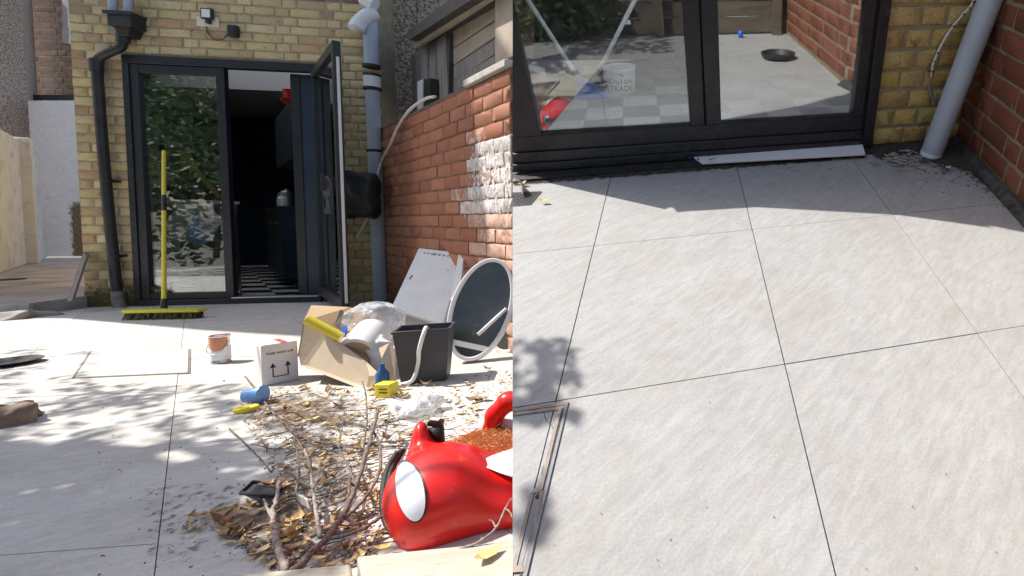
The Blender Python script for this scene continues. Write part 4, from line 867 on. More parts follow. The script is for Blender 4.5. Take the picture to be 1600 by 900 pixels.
for k in range(420):
    p = (bl_ + br_) / 2 + bd * U(-bL / 2 + .01, bL / 2 - .01) + ZA.cross(bd) * U(-.03, .03) + ZA * .05; e = p - ZA * .05 + bd * U(-.02, .02) + ZA.cross(bd) * U(-.03, .015)
    m.add([p - bd * .004, p + bd * .004, e + bd * .004, e - bd * .004], [(0, 1, 2, 3)])
m.build('bristles', 'bristle', br, kind='stuff')
m = MB()
for k in range(600):
    p = (bl_ + br_) / 2 + bd * U(-bL / 2, bL / 2) + ZA.cross(bd) * U(-.04, .04) + ZA * .073; e = p + V((U(-.012, .012), U(-.012, .012), U(.0, .012)))
    m.add([p - bd * .003, p + bd * .003, e], [(0, 1, 2)])
m.build('fluff', 'broom_yellow', br, kind='stuff')
MB().tube([onY(262, 372, F0 + .14), onY(284, 430, F0 + .14)], .009, 8).build('pole', 'steel', label='thin grey pole leaning behind the yellow broom inside the pane', cat='pole', smooth=True)
# -- paint tin
pt_ = gr(345, 566); R0 = .039; Hc = .75 * 44 / 222 * .98
tin = thing('paint_tin', 'round metal paint tin with copper coloured drips and pale label', 'tin', pt_)
MB().lathe([(R0, 0), (R0 + .002, .004), (R0, .008), (R0, Hc - .006), (R0 + .0025, Hc - .002), (R0 + .0015, Hc), (R0 - .004, Hc), (R0 - .006, Hc - .008), (R0 - .012, Hc - .006), (.001, Hc - .006)], pt_, n=36).build('can', 'metal_can', tin, smooth=True, auto=45)
MB().lathe([(R0 + .0012, .018), (R0 + .0012, Hc * .58)], pt_, n=36, close=False).build('label_band', 'can_label', tin, smooth=True)
m = MB(); n = 40
lo_ = [.62 - .16 * max(0, math.sin(t * 2 * math.pi * 2.0 / n + 4.2)) - .05 * rnd() for t in range(n)]
for t in range(n):
    a0_, a1_ = 2 * math.pi * t / n, 2 * math.pi * (t + 1) / n; r = R0 + .0022
    if math.cos(a0_ + 2.2) < -.35: continue
    m.add([pt_ + V((r * math.cos(a0_), r * math.sin(a0_), Hc * .93)), pt_ + V((r * math.cos(a1_), r * math.sin(a1_), Hc * .93)), pt_ + V((r * math.cos(a1_), r * math.sin(a1_), Hc * lo_[(t + 1) % n])), pt_ + V((r * math.cos(a0_), r * math.sin(a0_), Hc * lo_[t]))], [(0, 1, 2, 3)])
m.build('paint_drips', 'copper_paint', tin, smooth=True)
MB().lathe([(R0 - .013, Hc - .004), (.001, Hc - .0035)], pt_, n=36, close=False).build('paint', 'copper_paint', tin)
MB().tube(curve([pt_ + V((-R0 - .003, -.002, Hc * .8)), pt_ + V((-R0 * .9, -.035, Hc * .5)), pt_ + V((0, -R0 - .006, Hc * .36)), pt_ + V((R0 * .9, -.035, Hc * .5)), pt_ + V((R0 + .003, -.002, Hc * .8))], 6), .0018, 6).build('handle', 'steel', tin, smooth=True)
# -- white carton with arrows
cf0, cf1 = gr(410, 604), gr(467, 592.5); cx = (cf1 - cf0); cw = cx.length; cx.normalize(); cyv = ZA.cross(cx); chh = 63 / 800 * zc(cf0)
crt = thing('carton', 'white cardboard carton printed THIS WAY UP with two arrows', 'box', cf0)
cdp = .11; Mc = M4((cx, cyv, ZA)).transposed().to_4x4(); Mc.translation = cf0
def cb(nm, a, b, mat, bv=.002): m = MB().span(a, b); m.v = [Mc @ v for v in m.v]; return m.build(nm, mat, crt, bevel=bv)
cb('box_body', (0, 0, 0), (cw, cdp, chh), 'white_card', .003)
cb('flap', (.002, .002, chh + .0005), (cw - .002, cdp / 2 - .002, chh + .003), 'white_card', 0); cb('flap', (.002, cdp / 2 + .002, chh + .0005), (cw - .002, cdp - .002, chh + .004), 'white_card', 0)
cb('tape', (cw * .55, .0, chh + .0045), (cw * .72, cdp, chh + .0055), 'red_ink', 0)
MF = Mc @ M4.Translation((cw / 2, -.0015, 0)) @ M4.Rotation(math.pi / 2, 4, 'X')
text('THIS WAY UP', .0155, MF @ M4.Translation((0, chh * .78, 0)), 'ink', crt)
for sx in (-1, 1):
    x0 = sx * .026; m = MB(); pts = [(x0 - .0022, .036 + .0), (x0 + .0022, .036), (x0 + .0022, .078), (x0 + .011, .076), (x0, .098), (x0 - .011, .076), (x0 - .0022, .078)]
    m.slab([MF @ V((x, y, .0)) for x, y in pts], (MF.to_3x3() @ V((0, 0, .0004)))).build('printed_arrow', 'ink', crt)
MB().slab([MF @ V((x, y, .0)) for x, y in [(-.0282, .032), (.0282, .032), (.0282, .0356), (-.0282, .0356)]], (MF.to_3x3() @ V((0, 0, .0004)))).build('printed_line', 'ink', crt)
# -- big torn cardboard box, open towards the bin
bx = thing('cardboard_box', 'large torn open brown cardboard box tipped on its side full of rubbish', 'box', gr(530, 600))
zb_ = zg(600); Z = lambda x, y, d=0.0: at(x, y, zb_ + d)
def panel(nm, pts, mat='cardboard', th=.005, bv=.0):
    P = [Z(*p) for p in pts]; n = (P[1] - P[0]).cross(P[2] - P[0]).normalized()
    if n.dot(CAM - P[0]) < 0: n = -n
    return MB().slab(P, -n * th).build(nm, mat, bx, bevel=bv)
panel('front_panel', [(477, 501, .0), (506, 520, .01), (533, 538, .02), (572, 567, .02), (590, 584, .0), (585, 613, -.05), (572, 611, -.05), (470, 571, -.01), (467, 557, -.01)])
panel('side_panel', [(477, 501, .005), (488, 477, .27), (546, 480, .33), (604, 500, .34), (600, 560, .20), (572, 567, .03), (533, 538, .03), (506, 520, .02)], 'cardboard_inside')
panel('back_panel', [(488, 476.5, .275), (546, 479.5, .335), (606, 500, .345), (600, 585, .345), (480, 560, .28)], 'cardboard')
panel('side_flap', [(592, 544, .02), (608, 536, .03), (618, 548, .03), (618, 598, .0), (608, 599, -.01), (596, 560, .0)], 'cardboard')
panel('end_panel', [(467, 557, .0), (477, 501, .01), (488, 477, .27), (484, 545, .26)], 'cardboard_inside')
panel('tape_end', [(576, 588, -.03), (589, 586, -.02), (584, 612, -.055), (572, 610, -.055)], 'cardboard_inside')
MB().slab([Z(478, 575, .0), Z(573, 602, .0), Z(600, 590, .3), Z(500, 560, .27)], (0, 0, .006)).build('base', 'cardboard_inside', bx)
# rubbish in it
MB().tube([Z(480, 499, -.02), Z(533, 527, .02)], .021, 18).build('yellow_roll', 'yellow_plastic', label='bright yellow tube lying across the mouth of the torn box', cat='tube', smooth=True, auto=50)
c_, d_ = Z(584, 520, .22), Z(557, 553, .06); tr_ = thing('paper_roll', 'thick white paper roll sticking out of the torn box', 'roll', d_)
MB().tube([c_, d_], [.080, .084], 28).build('roll', 'white_card', tr_, smooth=True, auto=50)
MB().tube([d_, d_ + (d_ - c_).normalized() * .002], [.066, .066], 24).build('core', 'cardboard_inside', tr_)
q = Z(584, 505, .28); Mq = cam_frame(q)
sdf_build('plastic_bag', 'film', Mq, (-.2, -.16, -.2), (.2, .16, .2), .009, lambda X, Y, Z_: ell(X, Y, Z_, (0, 0, 0), (.150, .11, .115)) + .030 * np.abs(wob(X, Y, Z_, 17, 1)) + .008 * np.abs(wob(X, Y, Z_, 46, 2)), label='crumpled clear plastic bag bulging out of the torn box', cat='bag')
q = Z(596, 560, .12)
sdf_build('crumpled_paper', 'white_card', cam_frame(q), (-.12, -.1, -.16), (.12, .1, .16), .009, lambda X, Y, Z_: ell(X, Y, Z_, (0, 0, 0), (.06, .06, .10)) + .02 * wob(X, Y, Z_, 34, 3), label='crumpled white paper between the paper roll and the bin', cat='paper')
bt = thing('small_bottle', 'small dark blue bottle standing between the torn box and the bin', 'bottle', gr(600, 622))
p = gr(598, 606)
MB().lathe([(.024, 0), (.026, .015), (.026, .055), (.011, .078), (.010, .10)], p + ZA * .01, n=20).build('bottle', 'teal_plastic', bt, smooth=True, auto=50)
yb0, yb1 = gr(588, 622), gr(613, 621); m = MB().box((yb0 + yb1) / 2 + V((0, .02, 22 / 800 * zc(yb0) / 2)), (.068, .05, 22 / 800 * zc(yb0)), M4.Rotation(R_(-12), 3, 'Z'))
yb = thing('yellow_box', 'small yellow box with dark print lying in front of the torn box', 'box', yb0); m.build('box_body', 'yellow_plastic', yb, bevel=.004)
for k in (0, 1): MB().box((yb0 + yb1) / 2 + V((.0 + .0, -.0085, .024 + .014 * k)), (.034, .003, .004), M4.Rotation(R_(-12), 3, 'Z')).build('print', 'ink', yb)
panel2 = lambda pts, mat, th, nm, lb, ct: MB().slab([Z(*p) for p in pts], (0, .01, th)).build(nm, mat, label=lb, cat=ct)
panel2([(521, 514, .12), (530, 512, .12), (536, 494, .16), (530, 490, .16)], 'dark_wood', .02, 'wood_offcut', 'dark splinter of wood beside the yellow tube in the box', 'offcut')
panel2([(531, 518, .06), (541, 516, .06), (541, 526, .05), (533, 528, .05)], 'blue_plastic', .02, 'blue_wrapper', 'small blue plastic wrapper beside the yellow tube', 'wrapper')
# -- dark grey bin with cable
f0, f1 = gr(630, 601), gr(693, 598); bxv = M4.Rotation(R_(14), 3, 'Z') @ (f1 - f0).normalized(); byv = ZA.cross(bxv); zcb = zc(f0); pxm = 800 / zcb
hb = 82 / pxm; wt, wb = 78 / pxm, 60 / pxm; cB = (f0 + f1) / 2 + byv * (wb * .38)
bn = thing('waste_bin', 'empty dark grey rectangular plastic bin left of the leaning board', 'bin', cB)
def ringq(w_, d_, z): return [cB + bxv * (sx * w_ / 2) + byv * (sy * d_ / 2) + ZA * z for sx, sy in ((-1, -1), (1, -1), (1, 1), (-1, 1))]
m = MB(); rg = [ringq(wb, wb * .66, 0), ringq(wt * .96, wt * .70, hb), ringq(wt, wt * .74, hb), ringq(wt, wt * .74, hb + .012), ringq(wt * .90, wt * .66, hb + .012), ringq(wt * .89, wt * .65, hb), ringq(wb * .93, wb * .6, .01)]
m.v = [p for r in rg for p in r]
m.f.append((3, 2, 1, 0)); m.f.append(tuple(24 + k for k in range(4)))
for i in range(6):
    for k in range(4): m.f.append((i * 4 + k, i * 4 + (k + 1) % 4, i * 4 + 4 + (k + 1) % 4, i * 4 + 4 + k))
m.build('bin_body', 'bin_grey', bn, bevel=.006)
tpc = cB - byv * (wt * .37) + ZA * (hb + .014)
MB().tube(curve([tpc + byv * .12 - ZA * .10 + bxv * .02, tpc + byv * .02 + ZA * .0 + bxv * .02, tpc - byv * .03 + ZA * -.005 + bxv * .018, tpc - byv * .045 - ZA * .08 + bxv * .0, cB - byv * (wb * .37 + .02) - bxv * .015 + ZA * .10, cB - byv * (wb * .37 + .03) - bxv * .035 + ZA * .03, gr(628, 603) + ZA * .008], 8), .0085, 8).build('white_cable', 'white_pvc', label='white cable hanging over the front of the dark grey bin', cat='cable', smooth=True)
# -- leaning insulation board
q4 = [at(x, y, d) for x, y, d in ((611, 480, 3.34), (654, 387, 3.66), (726, 395, 3.58), (692, 508, 3.18))]
ib = thing('packaging_board', 'grey white printed foam board leaning on the red wall behind the bin', 'board', q4[0])
n_ = (q4[1] - q4[0]).cross(q4[3] - q4[0]).normalized(); n_ = n_ if n_.dot(CAM - q4[0]) > 0 else -n_
MB().slab(q4, -n_ * .06).build('board', 'foam_grey', ib, bevel=.008)
ux = (q4[2] - q4[1]).normalized(); uy = ((q4[1] - q4[0]) + (q4[2] - q4[3])).normalized(); mid = (q4[1] + q4[2]) / 2; Wd = (q4[2] - q4[1]).length; Hd = (q4[1] - q4[0]).length
def prt(u, v, w_, h_, mat='grey_ink'):
    c = q4[0].lerp(q4[3], u).lerp(q4[1].lerp(q4[2], u), v) + n_ * .001
    MB().box(c, (w_, h_, .0006), M4((ux, n_.cross(ux), n_)).transposed()).build('print', mat, ib)
random.seed(4); u = .16
while u < .86:
    l = U(.012, .03); prt(u + .02, .92, l, U(.012, .022)); u += l / Wd + .03
for r_, (v0, n, w0) in enumerate(((.72, 4, .02), (.66, 3, .025), (.55, 3, .012))):
    for k in range(n): prt(.3 + .15 * k + U(-.02, .02), v0, w0 * U(.6, 1.2), .005)
prt(.50, .52, .11, .007, 'ink'); prt(.48, .46, .09, .005); u = .34
while u < .7: l = U(.008, .02); prt(u + .02, .40, l, .016, 'ink'); u += l / Wd + .02
prt(.12, .50, .012, .035, 'ink')
strip = [at(x, y, d) for x, y, d in ((703, 468, 3.05), (716, 474, 3.0), (726, 386, 3.5), (718, 388, 3.52))]
MB().slab(strip, -n_ * .02).build('trim_strip', 'white_pvc', label='white plastic strip leaning along the right side of the printed board', cat='strip', bevel=.003)
# -- round mirrors
def ringm(nm, lb, cx_, cy_, d, rx, ry, tilt, turn, lean, matg, grp=None):
    c = at(cx_, cy_, d); fwd = (CAM - c).normalized(); x = V((-fwd.y, fwd.x, 0)).normalized(); x = x if x.dot(RT) > 0 else -x
    z = (M4.Rotation(R_(turn), 3, 'Z') @ V((fwd.x, fwd.y, 0)).normalized()); z = (z + ZA * lean).normalized()
    up = (ZA - z * ZA.dot(z)).normalized(); side = up.cross(z); up = M4.Rotation(R_(tilt), 3, z) @ up; side = up.cross(z)
    t = thing(nm, lb, 'mirror', c - ZA * ry)
    n = 56
    def ring(m, prof):
        base = len(m.v)
        for r_, h in prof:
            for k in range(n):
                a = 2 * math.pi * k / n; m.v.append(c + side * ((rx + r_) * math.cos(a)) + up * ((ry + r_) * math.sin(a)) + z * h)
        for i in range(len(prof) - 1):
            for k in range(n): m.f.append((base + i * n + k, base + i * n + (k + 1) % n, base + (i + 1) * n + (k + 1) % n, base + (i + 1) * n + k))
    m = MB(); ring(m, [(-.022, .012), (-.018, .018), (-.004, .018), (0, .012), (0, -.04), (-.02, -.04), (-.022, .012)]); m.build('frame', 'white_pvc', t, smooth=True, auto=40)
    m = MB(); ring(m, [(-.021, .004)]); m.f.append(tuple(range(n))); m.build('mirror_glass', matg, t)
    return c, side, up, z, t
pm('mirror_dark', (.075, .08, .075), (.11, .115, .105), 6, .22, .05, 30, .0005, metal=.15, dirt=(.25, .25, .24), dscale=10, dlo=.62)
c, s_, u1, z1, rmir = ringm('round_mirror', 'large oval mirror in a white frame leaning against the red wall', 753, 482, 2.78, .150, .282, -14, -8, .28, 'mirror_dark')
MB().box(c - u1 * .20 - s_ * .03 + z1 * .012, (.22, .028, .006), M4((s_, u1, z1)).transposed() @ M4.Rotation(R_(-4), 3, 'Z')).build('trim', 'white_pvc', rmir)
pr0, pr1 = at(744, 532, 2.62), at(768, 486, 2.66)
MB().tube([c - u1 * .14 + s_ * .02 + z1 * .014, c + u1 * .02 + s_ * .12 + z1 * .014], .010, 8).build('white_rod', 'white_pvc', label='short white rod resting across the oval mirror', cat='rod', smooth=True)
ringm('round_mirror', 'second white framed mirror mostly hidden behind the first one', 806, 474, 2.98, .16, .29, -10, -30, .22, 'mirror_dark')
# -- blue bucket lying down
b0_, b1_ = gr(384, 631) + ZA * .033, gr(403, 638) + ZA * .036; ax = V((.985, -.02, .06)).normalized()
bb = thing('toy_bucket', 'small blue toy bucket lying on its side above the leaf litter', 'bucket', b0_)
Lb = .058
MB().lathe([(.001, 0), (.026, 0), (.033, Lb), (.036, Lb), (.036, Lb + .006), (.031, Lb + .006)], b0_, ax, 28).build('bucket_body', 'light_blue', bb, smooth=True, auto=50)
MB().lathe([(.0305, Lb + .004), (.024, .006), (.001, .006)], b0_, ax, 28, close=False).build('inside', 'inner_blue', bb, smooth=True, auto=50)
yp = gr(385, 643)
sdf_build('yellow_scoop', 'yellow_plastic', M4.Translation(yp) @ M4.Rotation(.4, 4, 'Z'), (-.09, -.08, -.01), (.09, .08, .06), .006, lambda X, Y, Z_: np.maximum(ell(X, Y, Z_, (0, 0, .012), (.04, .032, .020)), -ell(X, Y, Z_, (0, 0, .028), (.033, .026, .022))), label='small yellow toy scoop under the blue bucket', cat='scoop')
# -- crumpled clear film on the floor
q = gr(658, 648) + ZA * .03
sdf_build('plastic_film', 'film', cam_frame(q), (-.16, -.12, -.04), (.16, .12, .08), .008, lambda X, Y, Z_: ell(X, Y, Z_, (0, 0, 0), (.10, .08, .045)) + .034 * np.abs(wob(X, Y, Z_, 26, 2)) + .010 * np.abs(wob(X, Y, Z_, 60, 4)), label='crumpled clear plastic film on the ground behind the red toy car', cat='film')
# -- black tray piece
t0 = thing('plastic_tray', 'upturned small black plastic tray among the twigs', 'tray', gr(410, 770))
Pt = [gr(377, 772), gr(436, 778), gr(442, 760) + ZA * .0, gr(395, 755)]
Tt = [gr(390, 771, .035), gr(430, 775, .04), gr(433, 762, .045), gr(402, 757, .04)]
MB().add(Pt + Tt, [(0, 1, 5, 4), (1, 2, 6, 5), (2, 3, 7, 6), (3, 0, 4, 7), (4, 5, 6, 7)]).build('tray_body', 'black_plastic', t0, bevel=.004)
MB().tube([p + ZA * .004 for p in Pt + Pt[:1]], .005, 6).build('rim', 'black_plastic', t0, smooth=True)
# -- planks along the bottom
pk0, pk1 = gr(556, 872, .05), gr(860, 842, .05)
MB().slab([gr(557, 868, .055), gr(900, 834, .055), gr(960, 960, .055), gr(585, 968, .055)], (0, 0, -.05)).build('timber_plank', 'pale_wood', label='wide weathered pale plank with leaves at the bottom near the red toy car', cat='plank', bevel=.006)
MB().slab([gr(170, 915, .045), gr(548, 880, .045), gr(560, 960, .045), gr(160, 960, .045)], (0, 0, -.04)).build('timber_board', 'pale_wood', label='narrow pale board end under the branches at the bottom edge', cat='board', bevel=.005)
# -- stone lump, cloth and saucer at the left edge
q = gr(4, 660)
sdf_build('stone_lump', 'stone_rough', cam_frame(q + ZA * .02), (-.22, -.16, -.06), (.14, .16, .10), .009, lambda X, Y, Z_: rbox(X, Y, Z_, (-.05, 0, -.005), (.125, .10, .045), .03) + .016 * wob(X, Y, Z_, 26, 1) + .006 * wob(X, Y, Z_, 80, 2), label='rough brown stone lump at the left edge', cat='stone')
q = gr(12, 498)
sdf_build('floor_cloth', 'grey_cloth', cam_frame(q), (-.35, -.2, -.03), (.28, .2, .12), .013, lambda X, Y, Z_: ell(X, Y, Z_, (-.03, 0, 0), (.24, .14, .055)) + .03 * wob(X, Y, Z_, 18, 1), label='crumpled grey cloth on the slabs by the step', cat='cloth')
pot('saucer', 'dark green shallow dish on the slabs at the left edge', 'dish', gr(12, 570), [(.07, 0), (.10, .012), (.115, .022), (.11, .022), (.06, .008)], 'black_rubber')
# -- board leaning at the corner of the pier
zb0, zb1 = zc(gr(104, 470, .1)), zc(V((xL, F0, .5)))
MB().slab([at(104, 471, zb0), at(112, 470, zb0 - .03), at(135, 400, zb1 - .06), at(130, 394, zb1)], (.0, .02, .0)).build('leaning_board', 'old_wood', label='brown board leaning against the left corner of the brick pier', cat='board')
pot('black_saucer', 'flat black lid lying on the alley paving', 'lid', gr(19, 437, .1), [(.09, 0), (.10, .01), (.03, .014)], 'black_rubber')
# -- manhole cover in the slabs
mh = thing('drain_cover', 'slab filled rectangular drain cover in front of the doors', 'drain cover', gr(215, 570))
mq = [gr(*p) for p in ((112, 592), (297, 584), (298, 546), (140, 550))]
ctr = sum(mq, V()) / 4
for k in range(4):
    a, b = mq[k], mq[(k + 1) % 4]; ai, bi = a.lerp(ctr, .035), b.lerp(ctr, .035)
    MB().slab([a + ZA * .0016, b + ZA * .0016, bi + ZA * .0016, ai + ZA * .0016], (0, 0, .002)).build('edge', 'rusty_steel', mh)
MB().slab([p.lerp(ctr, .045) + ZA * .0016 for p in mq], (0, 0, .003)).build('cover_slab', 'porcelain_worn_bright', mh)
# ------------------------------------------------------------ red toy car
q = gr(722, 846); car = thing('toy_car', 'red plastic ride on toy car with round white eye and black bumper', 'toy car', q)
MC = cam_frame(q); s0 = zc(q) / 800   # metres per pixel at the base
def body(X, Y, Z):
    return np.maximum(body0(X, Y, Z), X - .26)
def body0(X, Y, Z):
    Z2 = Z + .33 * np.maximum(0, X + .01) * np.clip(Z * 9, 0, 1)
    d = rbox(X, Y, Z2, (.09, .20, .055), (.222, .20, .088), .072)
    d = smin(d, ell(X, Y, Z, (-.045, .130, .080), (.112, .125, .104)), .05)            # rounded hood
    d = smin(d, ell(X, Y, Z2, (.15, .10, .055), (.12, .13, .082)), .04)
    d = np.maximum(d, -rbox(X, Y, Z, (.12, .40, .19), (.165, .20, .12), .05))          # cockpit
    groove = np.abs(Z - .018 - .10 * np.clip(X + .16, 0, .1)) - .0022
    d = np.where((groove < 0) & (X < -.02), d + .0025, d)
    d = smin(d, ell(X, Y, Z, (-.088, .275, .125), (.026, .05, .085)), .03)             # raised wing beside the lever
    d = smin(d, caps(X, Y, Z, (.050, .385, .03), (.094, .362, .165), .022), .015)      # roof pillar
    d = smin(d, caps(X, Y, Z, (.094, .362, .165), (.128, .345, .203), .026), .015)
    d = smin(d, caps(X, Y, Z, (.128, .345, .203), (.30, .29, .215), .028), .015)
    return d
sdf_build('body', 'red_plastic', MC, (-.20, -.04, -.045), (.27, .44, .26), .0072, body, car)
n_c = MC.to_3x3()
def cproj(pts, lift=.003): # decal laid on the body: march from the camera to the surface
    out = []; t_last = 1.2
    Mi = MC.inverted()
    for x, y in pts:
        o_ = Mi @ CAM; d_ = (Mi.to_3x3() @ ray(x, y)).normalized(); t = .8
        for _ in range(80):
            p = o_ + d_ * t; dd = float(body(np.array([p.x]), np.array([p.y]), np.array([p.z]))[0])
            if dd < .0012: break
            t += max(dd * .8, .0008)
        if dd > .003: t = t_last
        t_last = t
        out.append(MC @ (o_ + d_ * (t - lift)))
    return out
def decal(nm, cx_, cy_, rx, ry, ang, mat, rings=5, n=28):
    m = MB(); pts = [(cx_, cy_)]
    for r_ in range(1, rings + 1):
        for k in range(n):
            a = 2 * math.pi * k / n; ex, ey = rx * math.cos(a) * r_ / rings, ry * math.sin(a) * r_ / rings
            pts.append((cx_ + ex * math.cos(ang) - ey * math.sin(ang), cy_ + ex * math.sin(ang) + ey * math.cos(ang)))
    m.v = cproj(pts)
    for k in range(n): m.f.append((0, 1 + k, 1 + (k + 1) % n))
    for r_ in range(rings - 1):
        for k in range(n): a = 1 + r_ * n + k; b = 1 + r_ * n + (k + 1) % n; m.f.append((a, b, b + n, a + n))
    return m.build(nm, mat, car, smooth=True)
decal('eye_rim', 642, 768, 23.5, 50, -.20, 'black_plastic'); E_ = decal('eye', 641, 768, 22, 47.5, -.20, 'sticker_white')
for v in E_.data.vertices: v.co += (WM[car.name].inverted() @ CAM - v.co).normalized() * .002
path = [at(x, y, zc(q) + d_) for x, y, d_ in ((622, 706, .17), (606, 735, .14), (599, 770, .10), (601, 805, .065), (613, 834, .03), (632, 856, .0), (655, 872, -.02))]
for k in (0, 1): MB().tube([p + (MC.to_3x3() @ V((.010 * k, .004 * k, .004 * k))) for p in curve(path, 6)], .0085, 12).build('bumper', 'black_rubber', car, smooth=True)
MB().slab([at(745, 722, zc(q) + .10), at(770, 711, zc(q) + .15), at(815, 696, zc(q) + .20), at(815, 748, zc(q) + .075), at(785, 738, zc(q) + .078)], -FW * .006).build('sticker', 'sticker_white', car)
gs = thing('gear_lever', 'grey toy gear lever with white symbol on top in the red car', 'lever', MC @ V((-.055, .12, .24)))
p0, p1 = at(687, 692, zc(q) + .20), at(681, 667, zc(q) + .20)
MB().tube([p0, p1], [.013, .019], 14).build('stalk', 'black_plastic', gs, smooth=True); MB().box(p1 + ZA * .012, (.036, .026, .018), M4.Rotation(.2, 3, 'Y')).build('knob', 'black_plastic', gs, bevel=.005)
MB().box(p1 + V((0, -.004, .023)), (.022, .016, .003), M4.Rotation(.2, 3, 'Y')).build('symbol', 'sticker_white', gs)
gs['label'] = 'dark toy gear lever with white symbol behind the hood of the red car'
wp_ = [at(762, 706, zc(q) + .37), at(784, 655, zc(q) + .36), at(815, 660, zc(q) + .35), at(815, 715, zc(q) + .34)]
MB().slab(wp_, FW * .01).build('window_panel', 'sticker_white', car)
MB().slab([at(760, 704, zc(q) + .335), at(769, 690, zc(q) + .35), at(777, 703, zc(q) + .34), at(768, 711, zc(q) + .33)], FW * .012).build('trim', 'yellow_plastic', car)
# heap of orange pine needles lying on the car seat
m = MB(); random.seed(31)
for k in range(2600):
    x, y = U(-1, 1), U(-1, 1)
    if x * x + y * y > 1: continue
    p = MC @ V((.075 + .13 * x, .31 + .11 * y, .075 + .045 * math.sqrt(max(0, 1 - x * x - y * y)) + U(-.008, .008))); d = V((U(-1, 1), U(-1, 1), U(-.25, .35))).normalized() * U(.015, .035)
    m.add([p - d, p + d + ZA * .001, p + d + ZA * .004], [(0, 1, 2)]); 
m.build('needle_heap', 'orange_rope', label='heap of dry orange needles lying in the red toy car', cat='leaf litter', kind='stuff')
sdf_build('seat', 'orange_rope', MC, (-.1, .12, .0), (.3, .46, .2), .01, lambda X, Y, Z_: ell(X, Y, Z_, (.075, .31, .07), (.135, .115, .045)), car)
# ------------------------------------------------------------ branches and litter
def branch(m, pts, r0, r1, n=8):
    r0 *= .70; c = curve(pts, 8); k = len(c); c = [p + V((U(-1, 1), U(-1, 1), U(-1, 1))) * min(r0 * .32, .0022) for p in c]
    m.tube(c, [(r0 + (r1 - r0) * i / (k - 1)) * (1.35 if i % 7 == 3 else U(.88, 1.1)) for i in range(k)], n)
    for i in range(3, k - 1, 7): # buds at the nodes
        d = V((U(-1, 1), U(-1, 1), U(0, 1))).normalized(); m.tube([c[i], c[i] + d * r0 * 2.4], [r0 * .5, r0 * .2], 5)
def bpx(pts): return [gr(x, y, .006 + z * .62) for x, y, z in pts]
random.seed(12)
deb = thing('fallen_branch', 'thick forked brown branch lying in front of the red toy car', 'branch', gr(470, 890, .02))
m = MB(); branch(m, bpx([(455, 897, .03), (480, 872, .03), (530, 815, .045), (556, 760, .09), (575, 700, .14), (590, 640, .18)]), .012, .004); m.build('stem', 'bark', deb, smooth=True)
for pts, r in (([(530, 815, .045), (560, 790, .06), (590, 745, .09), (594, 700, .12), (580, 665, .16)], .006), ([(505, 845, .03), (560, 830, .05), (600, 805, .06), (640, 780, .07)], .006), ([(540, 800, .05), (545, 770, .06), (548, 730, .08)], .005), ([(556, 760, .09), (545, 730, .10), (530, 700, .12), (533, 672, .14)], .0045)):
    m = MB(); branch(m, bpx(pts), r, r * .5); m.build('side_shoot', 'bark', deb, smooth=True)
def twig(label, pts, r, mat='bark', shoots=(), grp=None):
    t = thing('twig', label, 'twig', gr(pts[0][0], pts[0][1], 0), grp); m = MB(); branch(m, bpx(pts), r, r * .45); m.build('stem', mat, t, smooth=True)
    for sh in shoots: m = MB(); branch(m, bpx(sh), r * .6, r * .3, 6); m.build('side_shoot', mat, t, smooth=True)
twig('pale forked branch standing left of the thick brown branch at the bottom', [(447, 892, .02), (436, 860, .035), (430, 830, .045), (425, 805, .05), (432, 778, .06), (437, 750, .07)], .009, 'twig_pale', [[(428, 812, .05), (418, 795, .05), (412, 780, .05)]])
twig('long thin pale twig rising between the tray and the red toy car', [(500, 840, .02), (494, 800, .04), (488, 760, .06), (484, 725, .09), (475, 702, .11)], .006, 'twig_pale', [[(488, 765, .06), (498, 740, .07), (500, 720, .08)]])
twig('long dark twig arching from the blue bucket to the toy car', [(383, 588, .01), (420, 636, .015), (450, 668, .03), (500, 690, .04), (560, 700, .04), (630, 697, .04)], .005, 'bark', [[(450, 668, .03), (470, 695, .03), (480, 720, .02)]])
twig('thin upright dark twig standing in front of the torn box', [(568, 700, .02), (573, 660, .09), (572, 620, .15), (566, 596, .19)], .0042, 'bark', [[(573, 655, .09), (566, 650, .11), (560, 640, .12)]])
twig('short dark twig lying left of the black tray', [(358, 670, .006), (380, 690, .008), (405, 715, .008), (424, 738, .01)], .0035)
twig('knobbly pale twig hanging over the front of the red toy car', [(705, 862, .07), (745, 848, .09), (775, 825, .12), (790, 795, .15), (800, 780, .17), (820, 772, .18)], .004, 'twig_pale', [[(775, 825, .12), (770, 815, .125), (764, 812, .13)], [(790, 795, .15), (797, 800, .15), (800, 808, .15)]])
twig('crossing dark twig leaning through the middle of the leaf litter', [(470, 800, .015), (463, 770, .03), (468, 735, .05), (464, 705, .07)], .005, 'bark', [[(465, 750, .04), (455, 740, .05), (450, 728, .05)]])
twig('thick short dark stick lying behind the fallen branch', [(520, 700, .01), (560, 694, .012), (600, 690, .014), (645, 688, .014)], .006)
m_ = MB()
for k in range(26):
    x, y = U(390, 700), U(615, 830); a = U(-.5, .5); L = U(40, 110); zz = U(.006, .03); y1 = y + math.sin(a) * L * .5
    branch(m_, bpx([(x, y, .004), (x + L * .35, y + (y1 - y) * .3 + U(-5, 5), zz), (x + L * .7, y + (y1 - y) * .7 + U(-5, 5), zz), (min(x + L, 780), y1, .01)]), U(.0022, .004), .0012, 6)
m_.build('twig_tangle', 'bark', smooth=True, label='tangle of thin bent twigs lying flat in the leaf litter', cat='twigs', kind='stuff')
